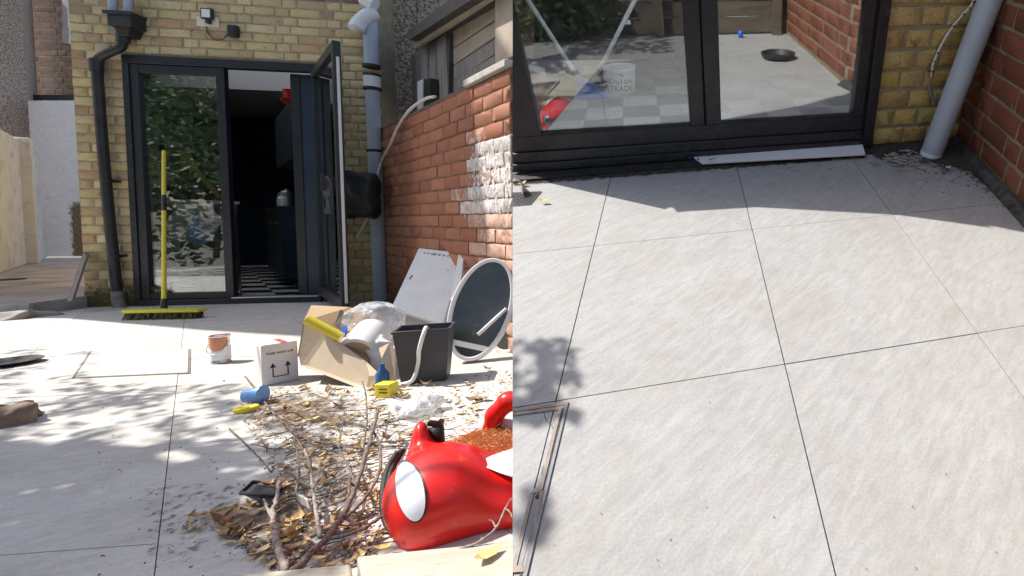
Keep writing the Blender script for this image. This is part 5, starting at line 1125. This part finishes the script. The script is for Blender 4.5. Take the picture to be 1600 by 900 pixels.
# litter
def leaf_mesh(m, p, s, a, curl, tilt=None):
    u = V((math.cos(a), math.sin(a), U(-.2, .2))).normalized(); v = ZA.cross(u).normalized(); n = u.cross(v)
    w_ = s * U(.4, .62); q = [p - u * s, p - u * s * .4 - v * w_ * .8, p - u * s * .4 + v * w_ * .8, p + u * s * .35 - v * w_ * .75, p + u * s * .35 + v * w_ * .75, p + u * s]
    for k, c_ in ((0, 1.0), (5, 1.0), (1, .4), (2, .5), (3, .3), (4, .5)): q[k] = q[k] + ZA * (curl * s * c_)
    m.add(q + [p - u * s * .35, p + u * s * .35], [(0, 1, 6), (0, 6, 2), (1, 3, 7, 6), (6, 7, 4, 2), (3, 5, 7), (7, 5, 4)])
def in_poly(x, y, P):
    r = False; j = len(P) - 1
    for i in range(len(P)):
        if (P[i][1] > y) != (P[j][1] > y) and x < (P[j][0] - P[i][0]) * (y - P[i][1]) / (P[j][1] - P[i][1]) + P[i][0]: r = not r
        j = i
    return r
LP = [(372, 610), (470, 600), (560, 606), (640, 600), (720, 596), (800, 560), (805, 640), (640, 690), (612, 720), (600, 760), (600, 840), (560, 880), (450, 900), (330, 830), (280, 830), (300, 800), (400, 780), (420, 720), (380, 660)]
random.seed(77); m = MB(); mc = MB()
xs_, ys_ = [p[0] for p in LP], [p[1] for p in LP]; n = 0
while n < 1500:
    x, y = U(270, 805), U(556, 900)
    if not in_poly(x, y, LP): continue
    if NZ.noise(V((x / 26, y / 17, 3))) + U(-.22, .22) < -.02: continue
    n += 1; p = gr(x, y, U(.003, .012)); s = min(.030, .0078 * math.exp(random.gauss(0, .55))); leaf_mesh(m, p, s, U(0, 6.3), U(.05, .9))
m.build('leaf_litter', 'dry_leaf', label='scatter of small dry brown and yellow leaves on the slabs', cat='leaf litter', kind='stuff')
m = MB(); n = 0
while n < 2400:
    x, y = U(150, 800), U(500, 900)
    ins = in_poly(x, y, LP)
    if not ins and rnd() > .025: continue
    if ins and NZ.noise(V((x / 30, y / 20, 9))) + U(-.3, .3) < .0: continue
    n += 1; p = gr(x, y, .002); s = U(.0006, .0024); m.box(p, (s * U(1, 2.6), s, s), M4.Rotation(U(0, 3), 3, 'Z'))
m.build('crumbs', 'soil', label='brown crumbs and grit strewn over the slabs', cat='grit', kind='stuff')
m = MB()
for n in range(170):
    while True:
        x, y = U(380, 640), U(600, 890)
        if in_poly(x, y, LP): break
    p = gr(x, y, .006); a = U(0, 3.14); L = U(.02, .07) if rnd() < .75 else U(.08, .2); d = V((math.cos(a), math.sin(a), U(-.02, .10))); m.tube([p, p + d * L * .35 + V((U(-.1, .1) * L, U(-.1, .1) * L, .003)), p + d * L * .7 + V((U(-.1, .1) * L, U(-.1, .1) * L, .004)), p + d * L], [.0022, .0018, .0015, .0008], 5)
m.build('small_twigs', 'bark', label='many short twig pieces mixed in the leaf litter', cat='twigs', kind='stuff')
for x0, y0, x1, y1, f_ in ((280, 590, 760, 730, .58), (250, 750, 640, 905, .60), (400, 660, 640, 820, .60)):
    c0_, c1_, c2_ = gr(x0, y1), gr(x1, y1), gr(x0, y0)
    ux_, uy_ = (c1_ - c0_), (c2_ - c0_)
    patch('dirt', None, 'dirt_brown', c0_, ux_.normalized(), uy_.normalized(), ux_.length, uy_.length, lambda u, v, f_=f_: f_ * 1.25 * sm(0, .42, u) * sm(1, .58, u) * sm(0, .42, v) * sm(1, .58, v), .0035)['label'] = 'brown dirt spread over the slabs'
for o in [o for o in bpy.data.objects if o.name.startswith('dirt') and o.parent is None]: o['category'] = 'dirt'
# the large leaves that can be told apart
for k, (x, y, s, a, lb, z) in enumerate(((458, 828, .022, .3, 'broad yellow leaf lying left of the long pale twig', .01), (448, 845, .02, 1.2, 'yellow leaf overlapping the broad one by the pale forked branch', .01), (500, 872, .014, .1, 'square yellow leaf fragment beside the fork of the brown branch', .02), (762, 868, .03, .9, 'pale curled yellow leaf on the plank at the bottom', .062), (600, 855, .018, .5, 'golden leaf at the plank corner below the black bumper', .02), (490, 655, .024, .4, 'large yellow leaf below the white carton in the litter', .012), (478, 632, .02, 1.9, 'bright leaf at the top edge of the litter below the carton', .01), (530, 688, .022, .2, 'yellow leaf on the dark twig left of the toy car', .02), (405, 660, .016, .8, 'tan leaf under the twig by the blue bucket', .01))):
    m = MB(); leaf_mesh(m, gr(x, y, z), s, a, .35); m.build('yellow_leaf', 'yellow_leaf', label=lb, cat='leaf', solid=.0008)
MB().slab([gr(466, 785, .02), gr(484, 795, .03), gr(480, 782, .05), gr(462, 772, .04)], (0, .002, .004)).build('paper_scrap', 'white_card', label='torn white paper scrap among the leaves left of the toy car', cat='paper')
for k, (x, y, s) in enumerate(((382, 845, .009), (397, 862, .013), (447, 660, .007), (350, 596, .006))):
    q = gr(x, y); sdf_build('dark_pebble', 'soil', cam_frame(q), (-.04, -.04, -.01), (.04, .04, .05), .005, lambda X, Y, Z_, s=s: ell(X, Y, Z_, (0, 0, s * .6), (s, s * .8, s * .8)) + .003 * wob(X, Y, Z_, 90, k), label=['round dark seed husk at the lower left of the litter', 'large dark seed husk under the smaller one', 'tiny dark pebble near the blue bucket', 'tiny dark crumb in front of the paint tin'][k], cat='pebble')
# ------------------------------------------------------------ tree beyond the left edge, its branch hangs over the yard
tree = thing('garden_tree', 'leafy tree overhanging the yard from beyond the left edge', 'tree', (-5.6, 1.6, 0))
random.seed(42); m = MB(); n = 0
def shade(x, y):
    k = NZ.noise(V((x / 62, y / 30, 1.7))); k2 = NZ.noise(V((x / 24, y / 13, 5)))
    d = 0.0
    if y > 575 + .10 * x * (1 if x < 250 else 0) - 0: d = .55
    if y > 690 - .0 * x: d = 1.15
    if 0 <= x < 200 and 545 < y < 600: d = .5
    if x > 345: d *= max(0, 1 - (x - 345) / 120)
    if x > 420 and y > 610: d = max(d, .32)
    if x > 560: d = 0
    if 500 < y < 600 and 150 < x: d = 0
    for hx, hy, ha, hb in ((205, 682, 52, 17), (35, 762, 27, 12), (102, 757, 12, 6), (138, 735, 10, 6), (278, 714, 32, 10), (52, 650, 34, 13), (320, 690, 22, 7), (360, 735, 14, 7), (70, 690, 12, 5), (240, 655, 22, 7)):
        if ((x - hx) / ha) ** 2 + ((y - hy) / hb) ** 2 < 1: return 0
    th = .06 if d < 1 else -.75
    return d * (1.0 if k + .6 * k2 > th else .12)
tot = 0
while n < 15000:
    x, y = U(-420, 560), U(535, 1000)
    if x < 0 and y < 560: continue
    if rnd() > shade(max(x, 5), y) or (y > 700 and rnd() > (.5 + .5 * (900 - y) / 200 if y < 900 else .5)): continue
    tt = U(2.7, 3.9) + max(0, (x - 200) / 500) * .2; p = gr(x, y) + SUN * tt; n += 1
    leaf_card(m, p, U(.022, .044))
m.build('crown', 'green_leaf', tree); m = MB()
for _ in range(14000):
    c = V((-6.6 + U(-1, 1) * 2.2, 1.0 + U(-1, 1) * 1.8, 2.9 + U(-1, 1) * 1.6)); 
    if NZ.noise(c * .9) < -.05: continue
    if c.x > -4.9: continue
    leaf_card(m, c, U(.05, .09))
m.build('crown', 'green_leaf', tree)
MB().tube(curve([(-5.6, 1.6, 0), (-5.5, 1.7, 1.2), (-5.4, 1.8, 2.2), (-5.2, 1.9, 3.2)]), .09).build('trunk', 'bark', tree, smooth=True)
for e in ((-3.2, 2.3, 2.9), (-3.6, 1.6, 3.1), (-4.0, 2.9, 2.7)):
    m = MB(); branch(m, [V((-5.45, 1.75, 2.0)), V((-5.45, 1.75, 2.0)).lerp(V(e), .5) + ZA * .2, V(e)], .035, .008); m.build('limb', 'bark', tree, smooth=True)
# branch over the second view
tb2 = thing('overhanging_branch', 'leafy branch reaching over the patio from above', 'branch', (-3.4, 1.4, 3.4)); m = MB(); n = 0; random.seed(8)
while n < 620:
    x, y = U(770, 905), U(530, 660)
    d = 1.0 if NZ.noise(V((x / 40, y / 30, 2))) > -.12 else .12
    if x > 860: d *= .35
    if y < 570 and x < 850: d *= .6
    if rnd() > d: continue
    n += 1; p = RM @ fl(x, y) + SUN * U(2.0, 2.7); leaf_card(m, p, U(.014, .028))
for _ in range(110):
    x, y = random.gauss(838, 11), random.gauss(805, 20); leaf_card(m, RM @ fl(x, y) + SUN * U(2.3, 2.7), U(.014, .024))
m.build('leaves', 'green_leaf', tb2)
pA, pB = RM @ fl(830, 600) + SUN * 2.4, RM @ fl(838, 805) + SUN * 2.5
m = MB(); branch(m, [V((-5.2, 1.9, 3.2)), V((-3.4, 1.5, 3.3)), pA + V((-.5, 0, .4)), pA], .03, .006); branch(m, [pA + V((-.5, 0, .4)), pB + V((-.2, 0, .2)), pB], .012, .004); m.build('stem', 'bark', tb2, smooth=True)
# hedge and fence behind the camera on the left (mirrored in the closed pane)
bush('garden_hedge', 'tall dark hedge at the far end of the yard, mirrored in the closed pane', 'hedge', (-9.0, -1.2, 2.1), 3.2, .9, 2.3, 16000, .11)
# ============================================================ OBJECTS of the second view
def Lp(o): return RM
# white aluminium sill strip and black membrane along the doors
s0_, s1_ = fa(1094, 246, -.115), fa(1352, 226, -.075)
zz = .045 * S
q = [onPL(1097, 254, V((0, 0, .030)), ZA), onPL(1352, 240, V((0, 0, .030)), ZA), onPL(1347, 223, V((0, 0, .034)), ZA), onPL(1074, 238, V((0, 0, .034)), ZA)]
MB().slab(q, (0, 0, -.010)).build('sill_strip', 'white_pvc', XF=RM, label='long white plastic sill strip lying in front of the black door frame', cat='strip', bevel=.0012)
q = [V((xs0, -.115, .0)), V((xj - .01, -.10, 0)), V((xj - .01, -.04, .0)), V((xs0, -.04, 0))]
MB().slab(q, (0, 0, .014)).build('door_plinth', 'black_rubber', h2, XF=RM, cut=True)
random.seed(14); pts = []
pa, pb = fa(812, 261, -.10), fa(1092, 247, -.10)
for k in range(25):
    t = k / 24; p = fl(816, 268).lerp(fl(1098, 252), t); pts.append(V((p.x, p.y + .012 + U(-.002, .002), .026 + U(-.002, .002))))
MB().tube(pts, [.012] + [.024 + U(-.002, .0015) for _ in range(23)] + [.010], 14).build('rubber_seal', 'membrane', XF=RM, label='rolled black rubber membrane along the left foot of the doors', cat='seal', smooth=True)
m = MB(); pr = [(1075, 240), (1096, 247), (1090, 241), (1112, 244)]
for k in range(26):
    x, y = U(1052, 1110), U(238, 250); a = fl(x, y, U(.02, .045)); b = a + V((U(-.03, .03), U(-.015, .015), U(-.006, .012))); c = a + V((U(-.02, .02), U(-.02, .02), U(-.004, .01))); m.add([a, b, c], [(0, 1, 2)])
m.build('torn_membrane', 'membrane', XF=RM, label='ragged torn end of black membrane where the white strip begins', cat='membrane', solid=.002)
# grey leaning pipe
pb_ = fl(1454, 243, .0); pt2 = onPL(1549, -6, V((0, pb_.y + .02, 0)), V((0, 1, 0))); pdir = (pt2 - pb_).normalized()
pp = thing('waste_pipe', 'leaning grey plastic pipe standing in the corner of the patio', 'drainpipe', pb_, XF=RM)
MB().tube([pb_ - pdir * .0, pb_ + pdir * 1.15], .0545, 32).build('pipe', 'grey_pvc', pp, XF=RM, smooth=True, auto=50)
MB().tube([pb_ - pdir * .004, pb_ + pdir * .018], .056, 32).build('collar', 'white_pvc', pp, XF=RM, smooth=True, auto=50)
# cable with connector
YC = -.028
cbl = thing('wall_cable', 'worn white cable with a metal connector hanging on the yellow bricks beside the pipe', 'cable', fa(1456, 170, YC), XF=RM)
c1 = curve([fa(1532, -20, YC - .06), fa(1518, 8, YC - .05), fa(1500, 28, YC - .03), fa(1483, 50, YC), fa(1470, 72, YC), fa(1460, 95, YC), fa(1456, 106, YC)], 8)
MB().tube(c1, .0068, 10).build('sheath', 'white_cable', cbl, XF=RM, smooth=True)
MB().tube([fa(1503, 24, YC - .032), fa(1496, 33, YC - .022)], .0082, 10).build('tape', 'black_plastic', cbl, XF=RM, smooth=True)
MB().tube(curve([fa(1455, 112, YC), fa(1450, 128, YC + .004), fa(1454, 145, YC + .004), fa(1462, 165, YC + .006)], 8), .005, 10).build('core', 'grey_cloth', cbl, XF=RM, smooth=True)
k_ = fa(1456, 104, YC); k2_ = fa(1455, 119, YC)
MB().tube([k_, k_.lerp(k2_, .4)], .015, 6).tube([k_.lerp(k2_, .42), k2_], .012, 12).build('connector', 'steel', cbl, XF=RM, auto=40)
MB().tube([k_.lerp(k2_, .35), k_.lerp(k2_, .45)], .016, 12).build('ring', 'black_plastic', cbl, XF=RM)
random.seed(6)
for k in range(7):
    j_ = random.randrange(4, len(c1) - 4); MB().tube([c1[j_] + V((0, -.0012, 0)), c1[j_ + 1] + V((0, -.0012, 0))], .0064, 8).build('worn_spot', 'dark_wood', cbl, XF=RM, smooth=True)
# dirt in the corner and along the foot of the doors
random.seed(2)
patch('corner_dirt', None, 'dirt_dark', V((1.18, -.82, .0)), (1, 0, 0), (0, 1, 0), .72, .86, lambda u, v: max(1.5 * sm(.48, .88, u + .12 * (v - .3)), 1.25 * sm(.62, .95, v) * sm(.0, .2, u), 1.1 * sm(.1, .8, u) * sm(.2, .8, v)), .0025, XF=RM, nx=40, ny=40, amp=.012)
bpy.data.objects['corner_dirt']['label'] = 'black dirt and moss heaped in the corner round the pipe foot'; bpy.data.objects['corner_dirt']['category'] = 'dirt'
patch('threshold_dirt', None, 'dirt_dark', V((-.42, -.185, .0)), (1, 0, 0), (0, 1, 0), 1.65, .10, lambda u, v: .95 * sm(.1, .8, v) * (1.0 if u < .9 else .8), .002, XF=RM, nx=60, ny=10, amp=.004)
bpy.data.objects['threshold_dirt']['label'] = 'dark dirt line along the foot of the black doors'; bpy.data.objects['threshold_dirt']['category'] = 'dirt'
patch('pale_stain', None, 'dirt_brown', V((-.2, -2.2, .0)), (1, 0, 0), (0, 1, 0), 2.1, 1.9, lambda u, v: .05, .0016, XF=RM, nx=8, ny=8)
bpy.data.objects['pale_stain']['label'] = 'faint brown stains on the pale slabs'; bpy.data.objects['pale_stain']['category'] = 'stain'
# dark mortar fillet at the foot of the red wall
fr = MB(); f0_, f1_ = W2 + wn2 * .0, W2 + wdir * 1.15
fr.add([f0_ + wn2 * .055 + ZA * .001, f1_ + wn2 * .055 + ZA * .001, f1_ + wn2 * .032 + ZA * .022, f0_ + wn2 * .032 + ZA * .022, f1_ + wn2 * .006 + ZA * .036, f0_ + wn2 * .006 + ZA * .036], [(0, 1, 2, 3), (3, 2, 4, 5)])
fr.build('mortar_fillet', 'fillet', w2, XF=RM, smooth=True, solid=.004)
m = MB(); random.seed(19)
for k in range(70): # matted fibres of an old mop lying by the pier
    x, y = random.gauss(1405, 17), random.gauss(249, 6); p = fl(x, y, U(.004, .022)); a = random.gauss(-.6, .5); L = U(.02, .06); d = V((math.cos(a), math.sin(a), U(-.1, .1)))
    m.tube([p, p + d * L * .5 + V((U(-.008, .008), U(-.008, .008), .004)), p + d * L], [.0035, .004, .002], 5)
m.build('matted_fibres', 'grey_cloth', XF=RM, label='matted grey dead fibres lying at the foot of the yellow brick pier', cat='debris', smooth=True, kind='stuff')
m = MB()
for k in range(520):
    if k < 200: x, y = random.gauss(1480, 45), random.gauss(265, 18)
    elif k < 330: x, y = U(1500, 1600), 0; y = 265 + (x - 1500) * .75 + random.gauss(0, 10)
    elif k < 430: x, y = U(815, 1340), U(262, 270) - (U(0, 1)) * 4 - 0.0
    else: x, y = U(810, 1590), U(300, 890)
    if k >= 430 and rnd() < .6: continue
    try: p = fl(x, y, .003)
    except Exception: continue
    s = U(.0008, .0035) if k < 430 else U(.0008, .0018); m.box(p, (s * U(1, 2), s, s), M4.Rotation(U(0, 3), 3, 'Z'))
m.build('grit', 'soil', XF=RM, label='fine dark grit specks on the sunny slabs', cat='grit', kind='stuff')
m = MB()
for k in range(60): x, y = random.gauss(1040, 60) if k < 40 else random.gauss(1340, 14), 0; z = .055 + U(-.004, .03); p = V((fa(x, 230, -.032).x, -.0335 - U(0, .004), z)); s = U(.001, .003); m.box(p, (s, s, s))
m.build('cobweb_crumbs', 'mortar', XF=RM, label='pale crumbs caught on the black frame rail', cat='crumbs', kind='stuff')
for nm_, (x, y, s, a), lb in (('dry_leaf', (850, 314, .020, -.2), 'single yellow dry leaf lying beside the small grate'), ('brown_leaf', (816, 287, .022, .6), 'brown curled leaf caught beside the black pipe end'), ('pale_leaf', (1481, 262, .018, .1), 'small yellow green leaf in the dirt right of the pipe foot')):
    m = MB(); leaf_mesh(m, fl(x, y, .012), s, a, .4); m.build(nm_, 'yellow_leaf' if s != .022 else 'dry_leaf', XF=RM, label=lb, cat='leaf', solid=.0008)
# pipe end and grate at the seam side
g0 = fl(800, 282, .02); MB().lathe([(.030, 0), (.034, 0), (.034, .06), (.030, .06), (.030, 0)], fl(803, 290, .02) + V((.0, .0, 0)), (.35, -.9, .15), 24, close=False).build('pipe_end', 'rusty_steel', XF=RM, cut='open', label='round open black pipe end by the left foot of the doors', cat='pipe', smooth=True, auto=50)
grt = thing('drain_grate', 'small metal drain grate with slanted bars beside the dry leaf', 'grate', fl(815, 312), XF=RM)
gq = [fl(793, 323), fl(829, 320), fl(846, 300), fl(800, 302)]
for k in range(4):
    a, b = gq[k] + ZA * .002, gq[(k + 1) % 4] + ZA * .002; MB().tube([a, b], .0022, 6).build('rim', 'rusty_steel', grt, XF=RM, cut='open')
MB().slab([p + ZA * .0012 for p in gq], (0, 0, .0008)).build('drain_shadow_gap', 'black_rubber', grt, XF=RM, cut=True)
for k in range(9):
    a = gq[0].lerp(gq[1], k / 9) ; b = gq[3].lerp(gq[2], (k + 1) / 9.5); MB().tube([a + ZA * .0035, b + ZA * .0035], .0012, 5).build('bar', 'steel', grt, XF=RM, cut='open')
# recessed manhole frame at the left
mh2 = thing('manhole_frame', 'recessed slab filled manhole cover with rusty steel frame at the left of the sunny patio', 'drain cover', fl(850, 700), XF=RM)
def mquad(nm, pts, mat, z0, th, bv=.0006): return MB().slab([fl(x, y, 0) + ZA * z0 for x, y in pts], (0, 0, th)).build(nm, mat, mh2, XF=RM, cut=True)
mquad('frame_edge', [(790, 641), (889, 629), (888, 633.5), (790, 646)], 'rusty_steel', .0016, .0022)
mquad('frame_edge', [(884, 634), (889, 629), (823, 905), (817, 905)], 'old_steel', .0016, .0026)
mquad('seal_gap', [(879, 637), (883.5, 634.5), (816.5, 905), (811, 905)], 'black_rubber', .0016, .001)
mquad('frame_edge', [(790, 646.5), (885, 634.5), (878, 640.5), (790, 652)], 'rusty_steel', .0016, .0012)
mquad('cover_edge', [(873, 640), (878.5, 638), (848, 767), (841, 767)], 'rusty_steel', .0016, .0024)
mquad('cover_edge', [(830, 772), (835, 765), (849, 763), (846, 771)], 'rusty_steel', .0016, .0026)
mquad('cover_edge', [(829, 772), (835, 771), (806, 893), (799, 896)], 'rusty_steel', .0016, .0026)
mquad('cover_edge', [(845, 771), (850, 767), (821, 894), (815, 896)], 'rusty_steel', .0016, .0026)
mquad('lifting_slot', [(835.5, 772), (845, 771), (815, 896), (806, 896)], 'old_steel', .0016, .0006)
mquad('cover_edge', [(804, 886), (820, 884), (818, 895), (801, 896)], 'rusty_steel', .0016, .0030)
p = fl(840, 776, .003); MB().lathe([(.0045, 0), (.0045, .001), (.001, .001)], p, n=16).build('key_hole', 'ink', mh2, XF=RM)
for pts in ([(850, 645), (853, 655), (861, 664), (865, 672)], [(858, 705), (852, 722), (847, 736), (846, 750)]):
    MB().tube(curve([fl(x, y, .0006) for x, y in pts], 5), .0009, 5).build('crack', 'grout', mh2, XF=RM)
# things standing inside behind the left pane
def fin(x, y, Y): return fa(x, y, Y)
zfl = zr
def ifl(x, y): return onPL(x, y, V((0, 0, zfl)), ZA)
dp = thing('dustpan_broom', 'blue dustpan on a long grey handle standing inside the left pane', 'dustpan', ifl(925, 150), XF=RM)
YB = ifl(925, 156).y
MB().slab([fin(x, y, YB) for x, y in ((902, 120), (911, 122), (927, 137), (951, 152), (949, 156), (900, 156))], (0, .05, 0)).build('pan', 'blue_plastic', dp, XF=RM, bevel=.004)
h0 = fin(905, 124, YB + .02); h1 = fin(812, -20, YB + .05)
MB().tube([h0, h0.lerp(h1, .5), h1], .0125, 14).build('handle', 'foam_grey', dp, XF=RM, smooth=True)
dp2 = thing('long_brush', 'grey broom handle with a pale label standing inside leaning to the right', 'broom', fin(925, 132, YB), XF=RM)
h0 = fin(925, 132, YB); h1 = fin(1002, -20, YB + .06)
MB().tube([h0, h1], .0125, 14).build('handle', 'foam_grey', dp2, XF=RM, smooth=True)
p = h0.lerp(h1, .66); MB().tube([p, h0.lerp(h1, .74)], .0135, 14).box(p + V((.022, -.004, -.004)), (.03, .003, .022)).build('label_band', 'foam_grey', dp2, XF=RM)
bkp = ifl(972, 142); Rk = .096; hk = .15
bk = thing('paint_bucket', 'white round paint bucket with Dulux TRADE lettering inside the left pane', 'bucket', bkp, XF=RM)
MB().lathe([(Rk * .86, 0), (Rk * .88, .003), (Rk, hk - .012), (Rk * 1.05, hk - .012), (Rk * 1.05, hk), (Rk * .96, hk), (Rk * .94, hk - .01), (.001, hk - .008)], bkp, n=36).build('bucket_body', 'foam_grey', bk, XF=RM, smooth=True, auto=40)
dirc = (CL - bkp); dirc.z = 0; dirc.normalize(); rx_ = V((-dirc.y, dirc.x, 0))
def btxt(s, size, z, mat='ink'):
    wd = [{'l': .38, 'D': .82, 'A': .8, 'T': .7, 'E': .68}.get(c, .66) for c in s]; tot_ = sum(wd); acc_ = 0
    for k, ch in enumerate(s):
        a = (acc_ + wd[k] / 2 - tot_ / 2) * size / Rk; acc_ += wd[k]; d = dirc * math.cos(a) + rx_ * math.sin(a)
        text(ch, size, RM @ frame_m(bkp + d * (Rk * (.88 + .12 * z / hk) + .0012) + ZA * z, ZA.cross(d), ZA), mat, bk)
btxt('Dulux', .050, .082); btxt('TRADE', .045, .036)
for k, mt in enumerate(('yellow_plastic', 'red_ink', 'copper_paint')):
    d = dirc * math.cos(-.1 + .12 * k) + rx_ * math.sin(-.1 + .12 * k); MB().box(bkp + d * (Rk * .97 + .002) + ZA * .120, (.024, .001, .009), M4((ZA.cross(d), d, ZA)).transposed() @ M4.Rotation(.5, 3, 'Y')).build('printed_flash', mt, bk, XF=RM)
MB().box((1.15, -2.84, .035), (.05, .05, .07)).build('blue_bottle', 'blue_plastic', XF=RM, label='small blue container by the timber fence mirrored in the right pane', cat='container', bevel=.02)

# things only mirrored in the panes: shade of the tree on the far slabs, a black tub, a side bush
m = MB(); n = 0; random.seed(66)
while n < 3400:
    x, y = U(-3.0, .45), U(-3.0, -1.85)
    if NZ.noise(V((x * 2.2, y * 2.2, 4))) < -.22: continue
    if x > -.35 and y > -2.3: continue
    if x > .1 and rnd() < .5 + y * .0: continue
    n += 1; leaf_card(m, RM @ V((x, y, 0)) + SUN * U(2.5, 3.1), U(.035, .065))
m.build('leaves', 'green_leaf', tb2)
pot('black_tub', 'flat black tub on the slabs, mirrored in the right pane', 'tub', V((1.30, -1.95, 0)), [(.10, 0), (.14, .03), (.145, .05), (.13, .05), (.10, .012)], 'black_plastic', XF=RM)
bush('side_bush', 'low leafy bush at the left side of the yard, mirrored in the left pane', 'bush', (-3.6, -3.6, 1.1), .6, 1.6, 1.2, 4200, .07, RM)
MB().tube([onY(249, 300, F0 + .5) , onY(246, 455, F0 + .5)], .012, 8).build('stand_leg', 'sticker_white', label='pale upright stand leg inside the left pane', cat='stand', smooth=True)
patch('moss_patch', house, 'moss', V((xL, F0 - .012, .0)), XA, ZA, .62, .42, lambda u, v: .85 * sm(1, .0, v), .0, nx=16, ny=12)

patch('frame_dust', d2, 'moss', V((-.32, -.0475, .012)), XA, ZA, .55, .14, lambda u, v: .42 * sm(1, 0, u), .0, XF=RM, nx=20, ny=8, cut=True)
patch('sill_dust', d2, 'dirt_pale', V((-.1, -.0178, .105)), XA, ZA, 1.25, .07, lambda u, v: .30 + .3 * sm(.25, .45, u) * sm(.7, .5, u), .0, XF=RM, nx=30, ny=6)

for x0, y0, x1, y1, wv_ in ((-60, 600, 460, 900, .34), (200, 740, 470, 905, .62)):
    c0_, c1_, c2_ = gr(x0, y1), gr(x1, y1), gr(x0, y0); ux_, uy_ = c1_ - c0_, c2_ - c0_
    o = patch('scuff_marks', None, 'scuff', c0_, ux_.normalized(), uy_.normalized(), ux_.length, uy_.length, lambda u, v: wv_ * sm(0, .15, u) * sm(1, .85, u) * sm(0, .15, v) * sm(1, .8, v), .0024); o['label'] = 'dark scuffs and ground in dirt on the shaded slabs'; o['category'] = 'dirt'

bush('corner_bush', 'dark leafy bush by the fence, mirrored in the upper part of the left pane', 'bush', (-.95, -2.82, .55), .85, .22, .62, 5200, .05, RM, False)
